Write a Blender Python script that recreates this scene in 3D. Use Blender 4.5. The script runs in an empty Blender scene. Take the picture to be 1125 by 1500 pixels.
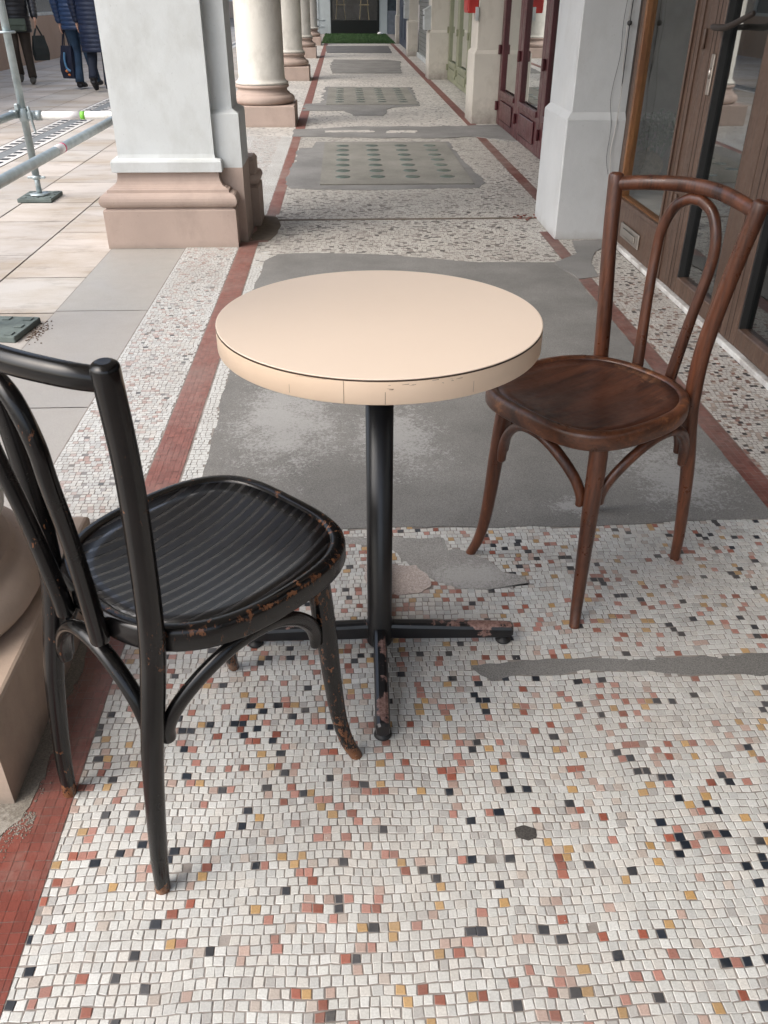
import bpy, math, random
from mathutils import Vector, Matrix, noise as mn
random.seed(7)
R = math.radians; PI = math.pi
sc = bpy.context.scene
COL = sc.collection

# ------------------------------------------------------------------ materials
def ramp(nt, fac, stops, interp='LINEAR'):
    r = nt.nodes.new('ShaderNodeValToRGB'); r.color_ramp.interpolation = interp
    el = r.color_ramp.elements
    while len(el) > 1: el.remove(el[-1])
    el[0].position = stops[0][0]; el[0].color = c4(stops[0][1])
    for p, c in stops[1:]:
        e = el.new(p); e.color = c4(c)
    nt.links.new(fac, r.inputs['Fac']); return r.outputs['Color']
def c4(c):
    if isinstance(c, (int, float)): return (c, c, c, 1)
    return (c[0], c[1], c[2], 1)
def tex(nt, scale, detail=4, rough=.55, coord='Object', stretch=None, dist=0, rot=None):
    tc = nt.nodes.new('ShaderNodeTexCoord'); n = nt.nodes.new('ShaderNodeTexNoise')
    n.inputs['Scale'].default_value = scale; n.inputs['Detail'].default_value = detail
    n.inputs['Roughness'].default_value = rough; n.inputs['Distortion'].default_value = dist
    o = tc.outputs[coord]
    if stretch or rot:
        m = nt.nodes.new('ShaderNodeMapping')
        if stretch: m.inputs['Scale'].default_value = stretch
        if rot: m.inputs['Rotation'].default_value = rot
        nt.links.new(o, m.inputs['Vector']); o = m.outputs['Vector']
    nt.links.new(o, n.inputs['Vector']); return n.outputs['Fac']
def mix(nt, a, b, f, mode='MIX'):
    m = nt.nodes.new('ShaderNodeMix'); m.data_type = 'RGBA'; m.blend_type = mode
    for s, v in ((m.inputs[0], f), (m.inputs[6], a), (m.inputs[7], b)):
        if hasattr(v, 'links'): nt.links.new(v, s)
        elif s == m.inputs[0]: s.default_value = v
        else: s.default_value = c4(v)
    return m.outputs[2]
def math_(nt, op, a, b=0.0, clamp=False):
    m = nt.nodes.new('ShaderNodeMath'); m.operation = op; m.use_clamp = clamp
    for s, v in ((m.inputs[0], a), (m.inputs[1], b)):
        if hasattr(v, 'links'): nt.links.new(v, s)
        else: s.default_value = v
    return m.outputs[0]
def newmat(name, rough=.6, metal=0, spec=.5):
    m = bpy.data.materials.new(name); m.use_nodes = True
    nt = m.node_tree; b = nt.nodes['Principled BSDF']
    b.inputs['Roughness'].default_value = rough; b.inputs['Metallic'].default_value = metal
    b.inputs['Specular IOR Level'].default_value = spec
    return m, nt, b
def bump(nt, b, h, strength=.3, dist=.002):
    n = nt.nodes.new('ShaderNodeBump'); n.inputs['Strength'].default_value = strength
    n.inputs['Distance'].default_value = dist
    nt.links.new(h, n.inputs['Height']); nt.links.new(n.outputs[0], b.inputs['Normal'])
def simple(name, c, rough=.6, metal=0, var=.25, scale=8, bs=.15, bd=.001, spec=.5, c2=None):
    m, nt, b = newmat(name, rough, metal, spec)
    f = tex(nt, scale, 6)
    d = c2 if c2 else tuple(x * (1 - var) for x in c)
    nt.links.new(ramp(nt, f, [(.35, d), (.62, c)]), b.inputs['Base Color'])
    if bs: bump(nt, b, tex(nt, scale * 12, 3), bs, bd)
    return m
def plaster(name, c, dirt, scale=2.2, dlo=.50, dhi=.78, rough=.8, low=None):
    # painted render: slight mottling, grey rubbed stains, fine bump
    m, nt, b = newmat(name, rough, 0, .3)
    a = ramp(nt, tex(nt, scale, 8, .6), [(.3, tuple(x * .9 for x in c)), (.6, c)])
    s = ramp(nt, tex(nt, scale * 1.7, 9, .68, stretch=(1, 1, .55)), [(dlo, 0), (dhi, 1)])
    a = mix(nt, a, dirt, s)
    sp = ramp(nt, tex(nt, 70, 3, .6), [(.67, 0), (.71, 1)])
    a = mix(nt, a, tuple(x * .6 for x in c), math_(nt, 'MULTIPLY', sp, .35))
    if low:   # splashed dirt along the foot of the wall
        tc = nt.nodes.new('ShaderNodeTexCoord'); sx = nt.nodes.new('ShaderNodeSeparateXYZ')
        nt.links.new(tc.outputs['Object'], sx.inputs[0])
        h = math_(nt, 'MULTIPLY', sx.outputs['Z'], -1.0 / low[0]); h = math_(nt, 'ADD', h, 1.0)
        h = math_(nt, 'ADD', h, math_(nt, 'MULTIPLY', math_(nt, 'SUBTRACT', tex(nt, 14, 6, .7), .5), 1.6))
        h = math_(nt, 'MULTIPLY', h, low[2], True)
        a = mix(nt, a, low[1], h)
    nt.links.new(a, b.inputs['Base Color'])
    h1 = tex(nt, 14, 8, .7)
    bump(nt, b, h1, .35, .006)
    return m
M = {}
M['white_render'] = plaster('white_render', (.615, .645, .645), (.47, .485, .47), dlo=.46, dhi=.74, low=(.06, (.38, .34, .30), .6))
M['right_render'] = plaster('right_render', (.50, .515, .52), (.41, .415, .41), low=(.05, (.35, .34, .33), .7))
M['cream_render'] = plaster('cream_render', (.55, .52, .46), (.38, .35, .30), low=(.25, (.22, .20, .18), .8))
M['brown_render'] = plaster('brown_render', (.445, .35, .30), (.33, .26, .22), low=(.035, (.30, .25, .21), .6))
M['column_render'] = plaster('column_render', (.66, .64, .58), (.36, .34, .30), scale=1.6, dlo=.45, dhi=.72)
M['near_base'] = plaster('near_base', (.50, .39, .31), (.36, .28, .22), low=(.05, (.22, .19, .16), .8))
M['ceiling'] = simple('ceiling_paint', (.75, .73, .68), .9)
M['far_white'] = plaster('far_white', (.42, .46, .47), (.32, .34, .35))
M['opposite'] = plaster('opposite', (.36, .26, .20), (.30, .21, .16), scale=1)
M['opposite_up'] = simple('opposite_upper', (.50, .45, .38), .9)

def attr_tiles(name, rough=.45, grain=.10):
    m, nt, b = newmat(name, rough, 0, .4)
    a = nt.nodes.new('ShaderNodeAttribute'); a.attribute_name = 'tile'
    col = a.outputs['Color']
    g = ramp(nt, tex(nt, 330, 3, .6), [(.3, 1 - grain * 2), (.65, 1.0)])
    col = mix(nt, col, g, 1.0, 'MULTIPLY')
    d = ramp(nt, tex(nt, 1.9, 8, .66), [(.42, 0), (.72, 1)])      # walked-in grime
    col = mix(nt, col, (.34, .31, .28), math_(nt, 'MULTIPLY', d, .45))
    d2 = ramp(nt, tex(nt, 11, 6, .7), [(.55, 0), (.75, 1)])
    col = mix(nt, col, (.30, .27, .23), math_(nt, 'MULTIPLY', d2, .35))
    nt.links.new(col, b.inputs['Base Color'])
    nt.links.new(ramp(nt, tex(nt, 6, 5), [(.3, .34), (.7, .6)]), b.inputs['Roughness'])
    bump(nt, b, tex(nt, 260, 4), .25, .0006)
    return m
M['mosaic'] = attr_tiles('mosaic_tesserae')
M['slabs'] = attr_tiles('paving_slabs', .7)
def mortar():
    m, nt, b = newmat('mortar', .9, 0, .2)
    c = ramp(nt, tex(nt, 9, 8, .7), [(.3, (.16, .142, .128)), (.6, (.31, .28, .255))])
    nt.links.new(c, b.inputs['Base Color']); bump(nt, b, tex(nt, 300, 4), .5, .001); return m
M['mortar'] = mortar()
def far_mosaic():
    m, nt, b = newmat('distant_mosaic', .6, 0, .4)
    tc = nt.nodes.new('ShaderNodeTexCoord'); v = nt.nodes.new('ShaderNodeTexVoronoi')
    v.inputs['Scale'].default_value = 45; nt.links.new(tc.outputs['Object'], v.inputs['Vector'])
    s = nt.nodes.new('ShaderNodeSeparateColor'); nt.links.new(v.outputs['Color'], s.inputs[0])
    c = ramp(nt, s.outputs[0], [(0, (.09, .09, .09)), (.10, (.10, .10, .10)), (.11, (.34, .30, .27)), (.3, (.50, .48, .44)), (1, (.56, .54, .50))])
    d = ramp(nt, tex(nt, 1.3, 8, .65), [(.4, 0), (.7, 1)])
    c = mix(nt, c, (.30, .29, .27), math_(nt, 'MULTIPLY', d, .6))
    nt.links.new(c, b.inputs['Base Color']); return m
M['far_mosaic'] = far_mosaic()
def cement(name, c, pale, spots, fine=True):
    # trowelled cement; spots = soft round zones (x, y, r) where pale lime residue clings
    m, nt, b = newmat(name, .85, 0, .25)
    a = ramp(nt, tex(nt, 2.6, 8, .62), [(.32, tuple(x * .78 for x in c)), (.66, tuple(x * 1.15 for x in c))])
    a = mix(nt, a, ramp(nt, tex(nt, 330, 3, .7), [(.34, .62), (.64, 1.16)]), 1, 'MULTIPLY')
    tc = nt.nodes.new('ShaderNodeTexCoord'); tot = None
    for (x, y, sx, sy) in spots:
        mp = nt.nodes.new('ShaderNodeMapping'); mp.vector_type = 'TEXTURE'
        mp.inputs['Location'].default_value = (x, y, 0); mp.inputs['Scale'].default_value = (sx, sy, 1)
        nt.links.new(tc.outputs['Object'], mp.inputs['Vector'])
        g = nt.nodes.new('ShaderNodeTexGradient'); g.gradient_type = 'SPHERICAL'
        nt.links.new(mp.outputs[0], g.inputs[0])
        tot = g.outputs['Fac'] if tot is None else math_(nt, 'MAXIMUM', tot, g.outputs['Fac'])
    n = math_(nt, 'ADD', math_(nt, 'MULTIPLY', tex(nt, 9, 9, .72), .42), math_(nt, 'MULTIPLY', tex(nt, 110, 6, .75), .68))
    base = math_(nt, 'MULTIPLY', n, 1.0)
    if tot is not None:
        base = math_(nt, 'ADD', n, math_(nt, 'MULTIPLY', tot, .36))
        mk = ramp(nt, base, [(.74, 0), (.84, 1)])
    else: mk = ramp(nt, base, [(.74, 0), (.80, 1)])
    a = mix(nt, a, pale, math_(nt, 'MULTIPLY', mk, .55))
    nt.links.new(a, b.inputs['Base Color']); bump(nt, b, tex(nt, 160, 6, .7), .45, .0015); return m
M['asphalt'] = cement('cement_patch', (.21, .206, .195), (.42, .42, .41), [(-.22, 2.55, .40, .75), (.97, 2.12, .36, .40), (.62, 1.96, .16, .10), (.15, 2.4, .3, .5)])
M['asphalt2'] = cement('old_cement', (.225, .223, .215), (.33, .33, .32), [])
M['asphalt3'] = cement('dark_cement', (.13, .13, .13), (.18, .18, .18), [])
M['rough_cement'] = cement('rough_cement', (.31, .30, .28), (.44, .43, .41), [(.3, 1.65, .3, .12)])
M['pink_cement'] = cement('pink_cement', (.50, .43, .39), (.58, .53, .49), [])
M['grey_slab'] = cement('grey_slab', (.33, .315, .29), (.40, .38, .35), [])
M['dust'] = simple('dust', (.17, .14, .11), .95, scale=20)
M['hole'] = cement('dark_plug', (.075, .07, .065), (.14, .13, .12), [])
M['dirt_mix'] = cement('dirt_mix', (.20, .18, .15), (.38, .36, .32), [(-.64, .95, .2, .1)])
M['road'] = simple('street_ground', (.20, .17, .145), .9, scale=1)

def wood_brown(name, base, dark, wear, wlo, whi, rough=.38, stretch=(1, 1, .12), scale=26, rub=False):
    m, nt, b = newmat(name, rough, 0, .5)
    g = ramp(nt, tex(nt, scale, 8, .62, stretch=stretch, dist=.6), [(.32, dark), (.66, base)])
    fg = ramp(nt, tex(nt, scale * 7, 4, .6, stretch=stretch), [(.35, .72), (.6, 1.08)])
    g = mix(nt, g, fg, 1, 'MULTIPLY')
    w = math_(nt, 'ADD', math_(nt, 'MULTIPLY', tex(nt, 9, 7, .7), .6), math_(nt, 'MULTIPLY', tex(nt, 60, 6, .7), .4))
    if rub:
        tc = nt.nodes.new('ShaderNodeTexCoord'); sx = nt.nodes.new('ShaderNodeSeparateXYZ'); nt.links.new(tc.outputs['Object'], sx.inputs[0])
        w = math_(nt, 'ADD', w, math_(nt, 'MULTIPLY', math_(nt, 'SUBTRACT', -.045, sx.outputs['X']), 1.7, True))
    mk = ramp(nt, w, [(wlo, 0), (whi, 1)])
    g = mix(nt, g, wear, mk)
    nt.links.new(g, b.inputs['Base Color'])
    nt.links.new(ramp(nt, w, [(.35, rough - .08), (.65, rough + .22)]), b.inputs['Roughness'])
    b.inputs['Coat Weight'].default_value = .15; b.inputs['Coat Roughness'].default_value = .25
    bump(nt, b, tex(nt, scale * 5, 5, .6, stretch=stretch), .18, .0008)
    return m
M['walnut'] = wood_brown('walnut_stain', (.135, .044, .019), (.028, .010, .006), (.25, .095, .038), .60, .76, .30)
M['walnut_rim'] = wood_brown('walnut_rim', (.150, .052, .022), (.036, .013, .007), (.34, .14, .055), .55, .68, .30, stretch=(.5, .5, 1))
M['walnut_seat'] = wood_brown('walnut_seat', (.125, .043, .021), (.030, .011, .007), (.34, .16, .08), .64, .74, .34, stretch=(.10, 1, 1), scale=30, rub=True)
def chipped(name, lo, hi, rough=.17, rim=False):
    m, nt, b = newmat(name, rough, 0, .42)
    w = math_(nt, 'ADD', math_(nt, 'MULTIPLY', tex(nt, 13, 5, .7, stretch=(1, 1, .6)), .42), math_(nt, 'MULTIPLY', tex(nt, 95, 7, .75, stretch=(1, 1, .5)), .58))
    tc = nt.nodes.new('ShaderNodeTexCoord'); sz = nt.nodes.new('ShaderNodeSeparateXYZ'); nt.links.new(tc.outputs['Object'], sz.inputs[0])
    ft = math_(nt, 'MULTIPLY', math_(nt, 'SUBTRACT', .040, sz.outputs['Z']), 4.5, True)
    ft = math_(nt, 'ADD', ft, math_(nt, 'MULTIPLY', math_(nt, 'SUBTRACT', sz.outputs['Z'], .8865), 14, True))
    if rim:   # rubbed through along the upper outer edge on the side people brush past
        ze = math_(nt, 'SUBTRACT', 1, math_(nt, 'DIVIDE', math_(nt, 'ABSOLUTE', math_(nt, 'SUBTRACT', sz.outputs['Z'], .4745)), .0075), True)
        sd = math_(nt, 'ADD', math_(nt, 'MULTIPLY', sz.outputs['X'], 1.6), math_(nt, 'MULTIPLY', sz.outputs['Y'], -3.0), True)
        ft = math_(nt, 'MULTIPLY', math_(nt, 'MULTIPLY', ze, sd), .118)
    mk = ramp(nt, math_(nt, 'ADD', w, ft), [(lo, 0), (hi, 1)])
    wood = ramp(nt, tex(nt, 40, 5, stretch=(1, 1, .2)), [(.3, (.065, .027, .014)), (.7, (.20, .085, .038))])
    blk = ramp(nt, tex(nt, 12, 7, .65), [(.35, (.004, .004, .004)), (.7, (.009, .008, .008))])
    nt.links.new(mix(nt, blk, wood, mk), b.inputs['Base Color'])
    nt.links.new(ramp(nt, tex(nt, 20, 7, .7), [(.3, rough - .04), (.7, rough + .14)]), b.inputs['Roughness'])
    bump(nt, b, math_(nt, 'SUBTRACT', tex(nt, 40, 4), math_(nt, 'MULTIPLY', mk, .8)), .12, .0006)
    return m
M['black_paint'] = chipped('black_paint', .60, .62)
M['black_rim'] = chipped('black_rim', .585, .605, rim=True)
M['black_worn'] = chipped('black_worn', .53, .55)
M['black_foot'] = chipped('black_foot_bare', .47, .50)
def black_seat():
    # embossed press pattern: smooth glossy bands alternating with fine cross-hatched matt bands
    m, nt, b = newmat('black_seat_embossed', .35, 0, .5)
    tc = nt.nodes.new('ShaderNodeTexCoord'); sx = nt.nodes.new('ShaderNodeSeparateXYZ')
    nt.links.new(tc.outputs['Object'], sx.inputs[0])
    X, Y = sx.outputs['X'], sx.outputs['Y']
    xx = math_(nt, 'ADD', X, .1)
    Yc = math_(nt, 'SUBTRACT', Y, math_(nt, 'MULTIPLY', math_(nt, 'MULTIPLY', xx, xx), .42))
    yy = math_(nt, 'ADD', Yc, math_(nt, 'MULTIPLY', math_(nt, 'SUBTRACT', tex(nt, 3, 2), .5), .006))
    fr = math_(nt, 'FRACT', math_(nt, 'MULTIPLY', math_(nt, 'ADD', yy, 1), 1 / .0215))
    smooth = math_(nt, 'LESS_THAN', fr, .36)
    edge = math_(nt, 'LESS_THAN', math_(nt, 'ABSOLUTE', math_(nt, 'SUBTRACT', fr, .36)), .045)
    h = math_(nt, 'ADD', math_(nt, 'SINE', math_(nt, 'MULTIPLY', X, 1900)), math_(nt, 'SINE', math_(nt, 'MULTIPLY', Y, 1900)))
    h = math_(nt, 'MULTIPLY', h, math_(nt, 'SUBTRACT', 1, smooth))
    scr = ramp(nt, tex(nt, 30, 8, .7, stretch=(.25, 1, 1)), [(.62, 0), (.70, 1)])
    c = mix(nt, (.007, .0065, .0065), (.036, .036, .038), smooth)  # smooth bands coloured lighter to stand in for their reflected sheen
    c = mix(nt, c, (.004, .004, .004), edge)
    c = mix(nt, c, (.055, .045, .038), math_(nt, 'MULTIPLY', scr, .6))
    w = math_(nt, 'ADD', math_(nt, 'MULTIPLY', tex(nt, 9, 6, .7), .5), math_(nt, 'MULTIPLY', tex(nt, 60, 6, .7), .5))
    c = mix(nt, c, (.22, .09, .04), ramp(nt, w, [(.66, 0), (.68, .7)]))
    nt.links.new(c, b.inputs['Base Color'])
    r = mix(nt, .32, .13, smooth); r = mix(nt, r, .6, math_(nt, 'MULTIPLY', scr, .7))
    nt.links.new(r, b.inputs['Roughness'])
    hh = math_(nt, 'ADD', math_(nt, 'MULTIPLY', h, .12), math_(nt, 'MULTIPLY', math_(nt, 'SUBTRACT', smooth, edge), 1.2))
    bump(nt, b, hh, .5, .0008); return m
M['black_seat'] = black_seat()
def laminate(name, c, c2):
    m, nt, b = newmat(name, .5, 0, .35)
    a = ramp(nt, tex(nt, 3, 6, .6), [(.3, c2), (.7, c)])
    s = ramp(nt, tex(nt, 25, 8, .75, stretch=(1, 1, 1)), [(.70, 0), (.76, 1)])
    a = mix(nt, a, (.45, .32, .22), math_(nt, 'MULTIPLY', s, .22))
    nt.links.new(a, b.inputs['Base Color'])
    nt.links.new(ramp(nt, tex(nt, 7, 7, .7), [(.3, .42), (.7, .6)]), b.inputs['Roughness'])
    bump(nt, b, tex(nt, 600, 2), .06, .0003); return m
M['laminate'] = laminate('cream_laminate', (.86, .72, .59), (.845, .705, .575))
def band_mat():
    m, nt, b = newmat('edge_band', .45, 0, .35)
    a = ramp(nt, tex(nt, 5, 6, .6), [(.3, (.74, .57, .42)), (.7, (.80, .63, .48))])
    s = ramp(nt, tex(nt, 30, 8, .75, stretch=(.35, .35, 3)), [(.66, 0), (.71, 1)])
    a = mix(nt, a, (.25, .14, .08), math_(nt, 'MULTIPLY', s, .55))
    nt.links.new(a, b.inputs['Base Color']); return m
M['band'] = band_mat()
M['dark_line'] = simple('dark_edge_line', (.085, .048, .030), .6, bs=0)
M['black_metal'] = simple('black_metal', (.012, .012, .013), .32, 0, .4, 12, .1)
def worn_foot():
    m, nt, b = newmat('worn_black_metal', .35, 0, .5)
    geo = nt.nodes.new('ShaderNodeNewGeometry'); sx = nt.nodes.new('ShaderNodeSeparateXYZ')
    nt.links.new(geo.outputs['True Normal'], sx.inputs[0])
    f = math_(nt, 'ADD', math_(nt, 'MULTIPLY', tex(nt, 7, 7, .7), 1.0), math_(nt, 'MULTIPLY', sx.outputs['Z'], .14))
    mk = ramp(nt, f, [(.665, 0), (.68, 1)])
    rc = ramp(nt, tex(nt, 120, 5, .7), [(.35, (.10, .045, .035)), (.65, (.30, .19, .16))])
    nt.links.new(mix(nt, (.012, .012, .013), rc, mk), b.inputs['Base Color'])
    nt.links.new(math_(nt, 'ADD', math_(nt, 'MULTIPLY', mk, .25), .3), b.inputs['Roughness']); return m
M['worn_foot'] = worn_foot()
M['rubber'] = simple('black_rubber', (.014, .014, .014), .55, bs=0)
M['frame_brown'] = wood_brown('brown_frame_paint', (.094, .054, .036), (.072, .041, .027), (.125, .078, .052), .66, .8, .42, scale=6)
M['frame_dark'] = simple('dark_frame_groove', (.030, .020, .015), .6)
M['amber_wood'] = wood_brown('amber_wood', (.22, .095, .032), (.14, .055, .02), (.30, .14, .06), .6, .8, .4)
M['maroon'] = wood_brown('maroon_paint', (.075, .014, .018), (.052, .010, .013), (.13, .04, .04), .68, .8, .3, scale=4)
M['green_paint'] = simple('sage_paint', (.24, .25, .165), .55, var=.15)
M['navy'] = simple('navy_paint', (.022, .034, .062), .5)
M['shutter'] = simple('shutter_metal', (.20, .21, .20), .5, .3)
M['shutter_line'] = simple('shutter_gap', (.05, .05, .05), .7)
M['box_grey'] = simple('letterbox_paint', (.47, .50, .50), .5)
M['red_paint'] = simple('red_box_paint', (.42, .025, .02), .45)
M['sill'] = plaster('white_sill', (.62, .62, .60), (.30, .28, .26), dlo=.42, dhi=.6)
M['steel_plate'] = simple('brushed_plate', (.42, .38, .34), .35, .8)
M['galv'] = simple('galvanised_tube', (.40, .46, .47), .42, .55, .25, 18, .15, c2=(.30, .35, .36))
M['white_tube'] = plaster('white_tube', (.75, .75, .71), (.42, .42, .40), scale=9)
M['green_tape'] = simple('green_tape', (.22, .62, .07), .5)
M['pink_tape'] = simple('pink_tape', (.62, .05, .14), .5)
M['tag_white'] = simple('paper_sleeve', (.78, .76, .76), .6)
M['pad'] = simple('grey_green_pad', (.13, .16, .15), .8, var=.35, scale=20, bs=.5)
M['drain_grey'] = simple('drain_channel', (.20, .215, .22), .8)
M['drain_black'] = simple('drain_slot', (.015, .018, .025), .7)
M['drain_white'] = simple('drain_stone', (.62, .61, .58), .8)
M['lens'] = simple('glass_lens', (.10, .14, .125), .22, bs=0)
M['lens_frame'] = cement('lens_concrete', (.235, .23, .205), (.30, .30, .28), [])
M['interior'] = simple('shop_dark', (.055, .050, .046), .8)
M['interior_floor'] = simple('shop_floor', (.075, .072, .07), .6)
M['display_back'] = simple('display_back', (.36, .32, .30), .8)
M['straw'] = simple('straw', (.42, .33, .24), .9, scale=60, bs=.8, bd=.004)
M['moss'] = simple('dried_flowers', (.25, .28, .22), .9, scale=40, bs=.8, bd=.004)
M['pink'] = simple('pink_ribbon', (.75, .12, .30), .5)
M['black_shop'] = simple('black_shopfront', (.008, .009, .009), .35)
M['grass'] = simple('turf', (.045, .10, .028), .9, var=.5, scale=30, bs=.8, bd=.01)
M['tile_blue'] = simple('blue_grey_tiles', (.16, .18, .21), .5)
M['bone'] = simple('pale_chair', (.45, .33, .18), .6)
M['skin'] = simple('skin', (.52, .30, .21), .5, var=.1)
M['hair'] = simple('hair', (.035, .022, .015), .6)
M['puffer_black'] = simple('black_puffer', (.014, .015, .020), .42, var=.4)
M['puffer_blue'] = simple('blue_puffer', (.022, .048, .115), .42, var=.3)
M['coat_navy'] = simple('navy_coat', (.012, .022, .055), .45, var=.3)
M['trouser_brown'] = simple('brown_trousers', (.050, .037, .028), .85)
M['jeans'] = simple('blue_jeans', (.028, .062, .115), .85, var=.4)
M['trouser_dark'] = simple('dark_trousers', (.012, .018, .035), .85)
M['shoe'] = simple('dark_shoes', (.012, .012, .016), .5)
M['shoe_grey'] = simple('grey_shoes', (.07, .065, .055), .7)
M['bag_green'] = simple('olive_bag', (.075, .10, .075), .6)
M['bag_dark'] = simple('dark_bag', (.018, .024, .024), .6)
M['bag_navy'] = simple('navy_bag', (.012, .016, .035), .5)
M['bag_art'] = simple('bag_patch_blue', (.10, .25, .42), .5)
M['bag_orange'] = simple('bag_patch_orange', (.75, .22, .05), .5)
M['wire'] = simple('black_wire', (.03, .03, .03), .6, bs=0)
M['wire_white'] = simple('white_wire', (.45, .44, .42), .6, bs=0)
M['window_dark'] = simple('window_dark', (.06, .075, .085), .2, bs=0)
M['leaf'] = simple('dry_leaf', (.10, .055, .03), .9)
def glass(name, tint, ior=1.5, rough=.015, k=2.3):
    m = bpy.data.materials.new(name); m.use_nodes = True; nt = m.node_tree; nt.nodes.clear()
    o = nt.nodes.new('ShaderNodeOutputMaterial'); mx = nt.nodes.new('ShaderNodeMixShader')
    f = nt.nodes.new('ShaderNodeFresnel'); f.inputs['IOR'].default_value = ior
    t = nt.nodes.new('ShaderNodeBsdfTransparent'); t.inputs[0].default_value = c4(tint)
    g = nt.nodes.new('ShaderNodeBsdfGlossy'); g.inputs['Roughness'].default_value = rough
    g.inputs['Color'].default_value = (.92, .95, .95, 1)
    gg = nt.nodes.new('ShaderNodeNewGeometry')
    fm = math_(nt, 'MULTIPLY', math_(nt, 'MULTIPLY', f.outputs[0], k, True), math_(nt, 'SUBTRACT', 1, gg.outputs['Backfacing']))
    nt.links.new(fm, mx.inputs[0]); nt.links.new(t.outputs[0], mx.inputs[1]); nt.links.new(g.outputs[0], mx.inputs[2])
    nt.links.new(mx.outputs[0], o.inputs[0]); return m
M['glass'] = glass('shop_glass', (.55, .57, .57))
M['glass_clear'] = glass('display_glass', (.90, .92, .91), k=1.15)

# ------------------------------------------------------------------ mesh helpers
class MB:
    def __init__(s): s.v = []; s.f = []; s.sm = []; s.mi = []; s.col = []; s.usecol = False
    def face(s, idx, smooth=False, mi=0, col=None):
        s.f.append(tuple(idx)); s.sm.append(smooth); s.mi.append(mi); s.col.append(col or (1, 1, 1))
        if col: s.usecol = True
    def box(s, x0, x1, y0, y1, z0, z1, mi=0, bev=0.0):
        if x1 < x0: x0, x1 = x1, x0
        if y1 < y0: y0, y1 = y1, y0
        if z1 < z0: z0, z1 = z1, z0
        if bev <= 0:
            b = len(s.v)
            for z in (z0, z1):
                s.v += [(x0, y0, z), (x1, y0, z), (x1, y1, z), (x0, y1, z)]
            for q in ((3, 2, 1, 0), (4, 5, 6, 7), (0, 1, 5, 4), (1, 2, 6, 5), (2, 3, 7, 6), (3, 0, 4, 7)):
                s.face([b + i for i in q], mi=mi)
            return s
        e = min(bev, (x1 - x0) / 2.01, (y1 - y0) / 2.01, (z1 - z0) / 2.01)
        def ringp(d, z):
            return [(x0 + d + e, y0 + d, z), (x1 - d - e, y0 + d, z), (x1 - d, y0 + d + e, z), (x1 - d, y1 - d - e, z),
                    (x1 - d - e, y1 - d, z), (x0 + d + e, y1 - d, z), (x0 + d, y1 - d - e, z), (x0 + d, y0 + d + e, z)]
        rs = [ringp(e * .7, z0), ringp(0, z0 + e), ringp(0, z1 - e), ringp(e * .7, z1)]
        s.rings(rs, cap=True, mi=mi, smooth=False); return s
    def rings(s, rs, cap=True, closed=True, mi=0, smooth=True, capsmooth=False):
        b = len(s.v); n = len(rs[0])
        for r in rs: s.v += [tuple(p) for p in r]
        for i in range(len(rs) - 1):
            for j in range(n if closed else n - 1):
                k = (j + 1) % n
                s.face((b + i * n + j, b + i * n + k, b + (i + 1) * n + k, b + (i + 1) * n + j), smooth, mi)
        if cap:
            s.face([b + j for j in range(n)][::-1], capsmooth, mi)
            s.face([b + (len(rs) - 1) * n + j for j in range(n)], capsmooth, mi)
        return s
    def tube(s, pts, rad, seg=14, sub=6, caps='round', mi=0, ell=None, up=None, closed=False):
        P, Rr = spline(pts, rad, sub, closed)
        n = len(P); T = []
        for i in range(n):
            if closed: t = P[(i + 1) % n] - P[i - 1]
            else: t = P[min(i + 1, n - 1)] - P[max(i - 1, 0)]
            T.append(t.normalized())
        u = Vector(up) if up else (Vector((0, 0, 1)) if abs(T[0].z) < .9 else Vector((1, 0, 0)))
        N = (u - T[0] * u.dot(T[0])).normalized(); rs = []
        for i in range(n):
            N = (N - T[i] * N.dot(T[i])).normalized(); B = T[i].cross(N)
            a, c = (Rr[i], Rr[i]) if not ell else (Rr[i] * ell[0], Rr[i] * ell[1])
            rs.append([P[i] + N * (a * math.cos(2 * PI * k / seg)) + B * (c * math.sin(2 * PI * k / seg)) for k in range(seg)])
        if closed: rs.append(rs[0]); return s.rings(rs, cap=False, mi=mi)
        if caps == 'round':
            def capr(c, t, ring, sg):
                out = []
                r = (ring[0] - c).length
                for q in (.35, .65, .88):
                    out.append([c + (p - c) * math.sqrt(max(0, 1 - q * q)) + t * (sg * r * q * .55) for p in ring])
                return out
            a = capr(P[0], T[0], rs[0], -1)[::-1]; z = capr(P[-1], T[-1], rs[-1], 1)
            rs = a + rs + z
        s.rings(rs, cap=True, mi=mi, capsmooth=False); return s
    def lathe(s, prof, c=(0, 0, 0), seg=48, mi=0, cap=True):
        rs = [[(c[0] + r * math.cos(2 * PI * k / seg), c[1] + r * math.sin(2 * PI * k / seg), c[2] + z) for k in range(seg)] for r, z in prof]
        return s.rings(rs, cap=cap, mi=mi)
    def quadprof(s, prof, x0, x1, y0, y1, mi=0, smooth=False):
        # rectangular plan with moulded profile: prof = (outset, z)
        rs = [[(x0 - o, y0 - o, z), (x1 + o, y0 - o, z), (x1 + o, y1 + o, z), (x0 - o, y1 + o, z)] for o, z in prof]
        return s.rings(rs, mi=mi, smooth=smooth)
    def poly(s, pts, z0, z1, mi=0):
        b = len(s.v); n = len(pts)
        s.v += [(x, y, z0) for x, y in pts] + [(x, y, z1) for x, y in pts]
        s.face([b + n + i for i in range(n)], mi=mi); s.face([b + i for i in range(n)][::-1], mi=mi)
        for i in range(n):
            j = (i + 1) % n; s.face((b + i, b + j, b + n + j, b + n + i), mi=mi)
        return s
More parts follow.
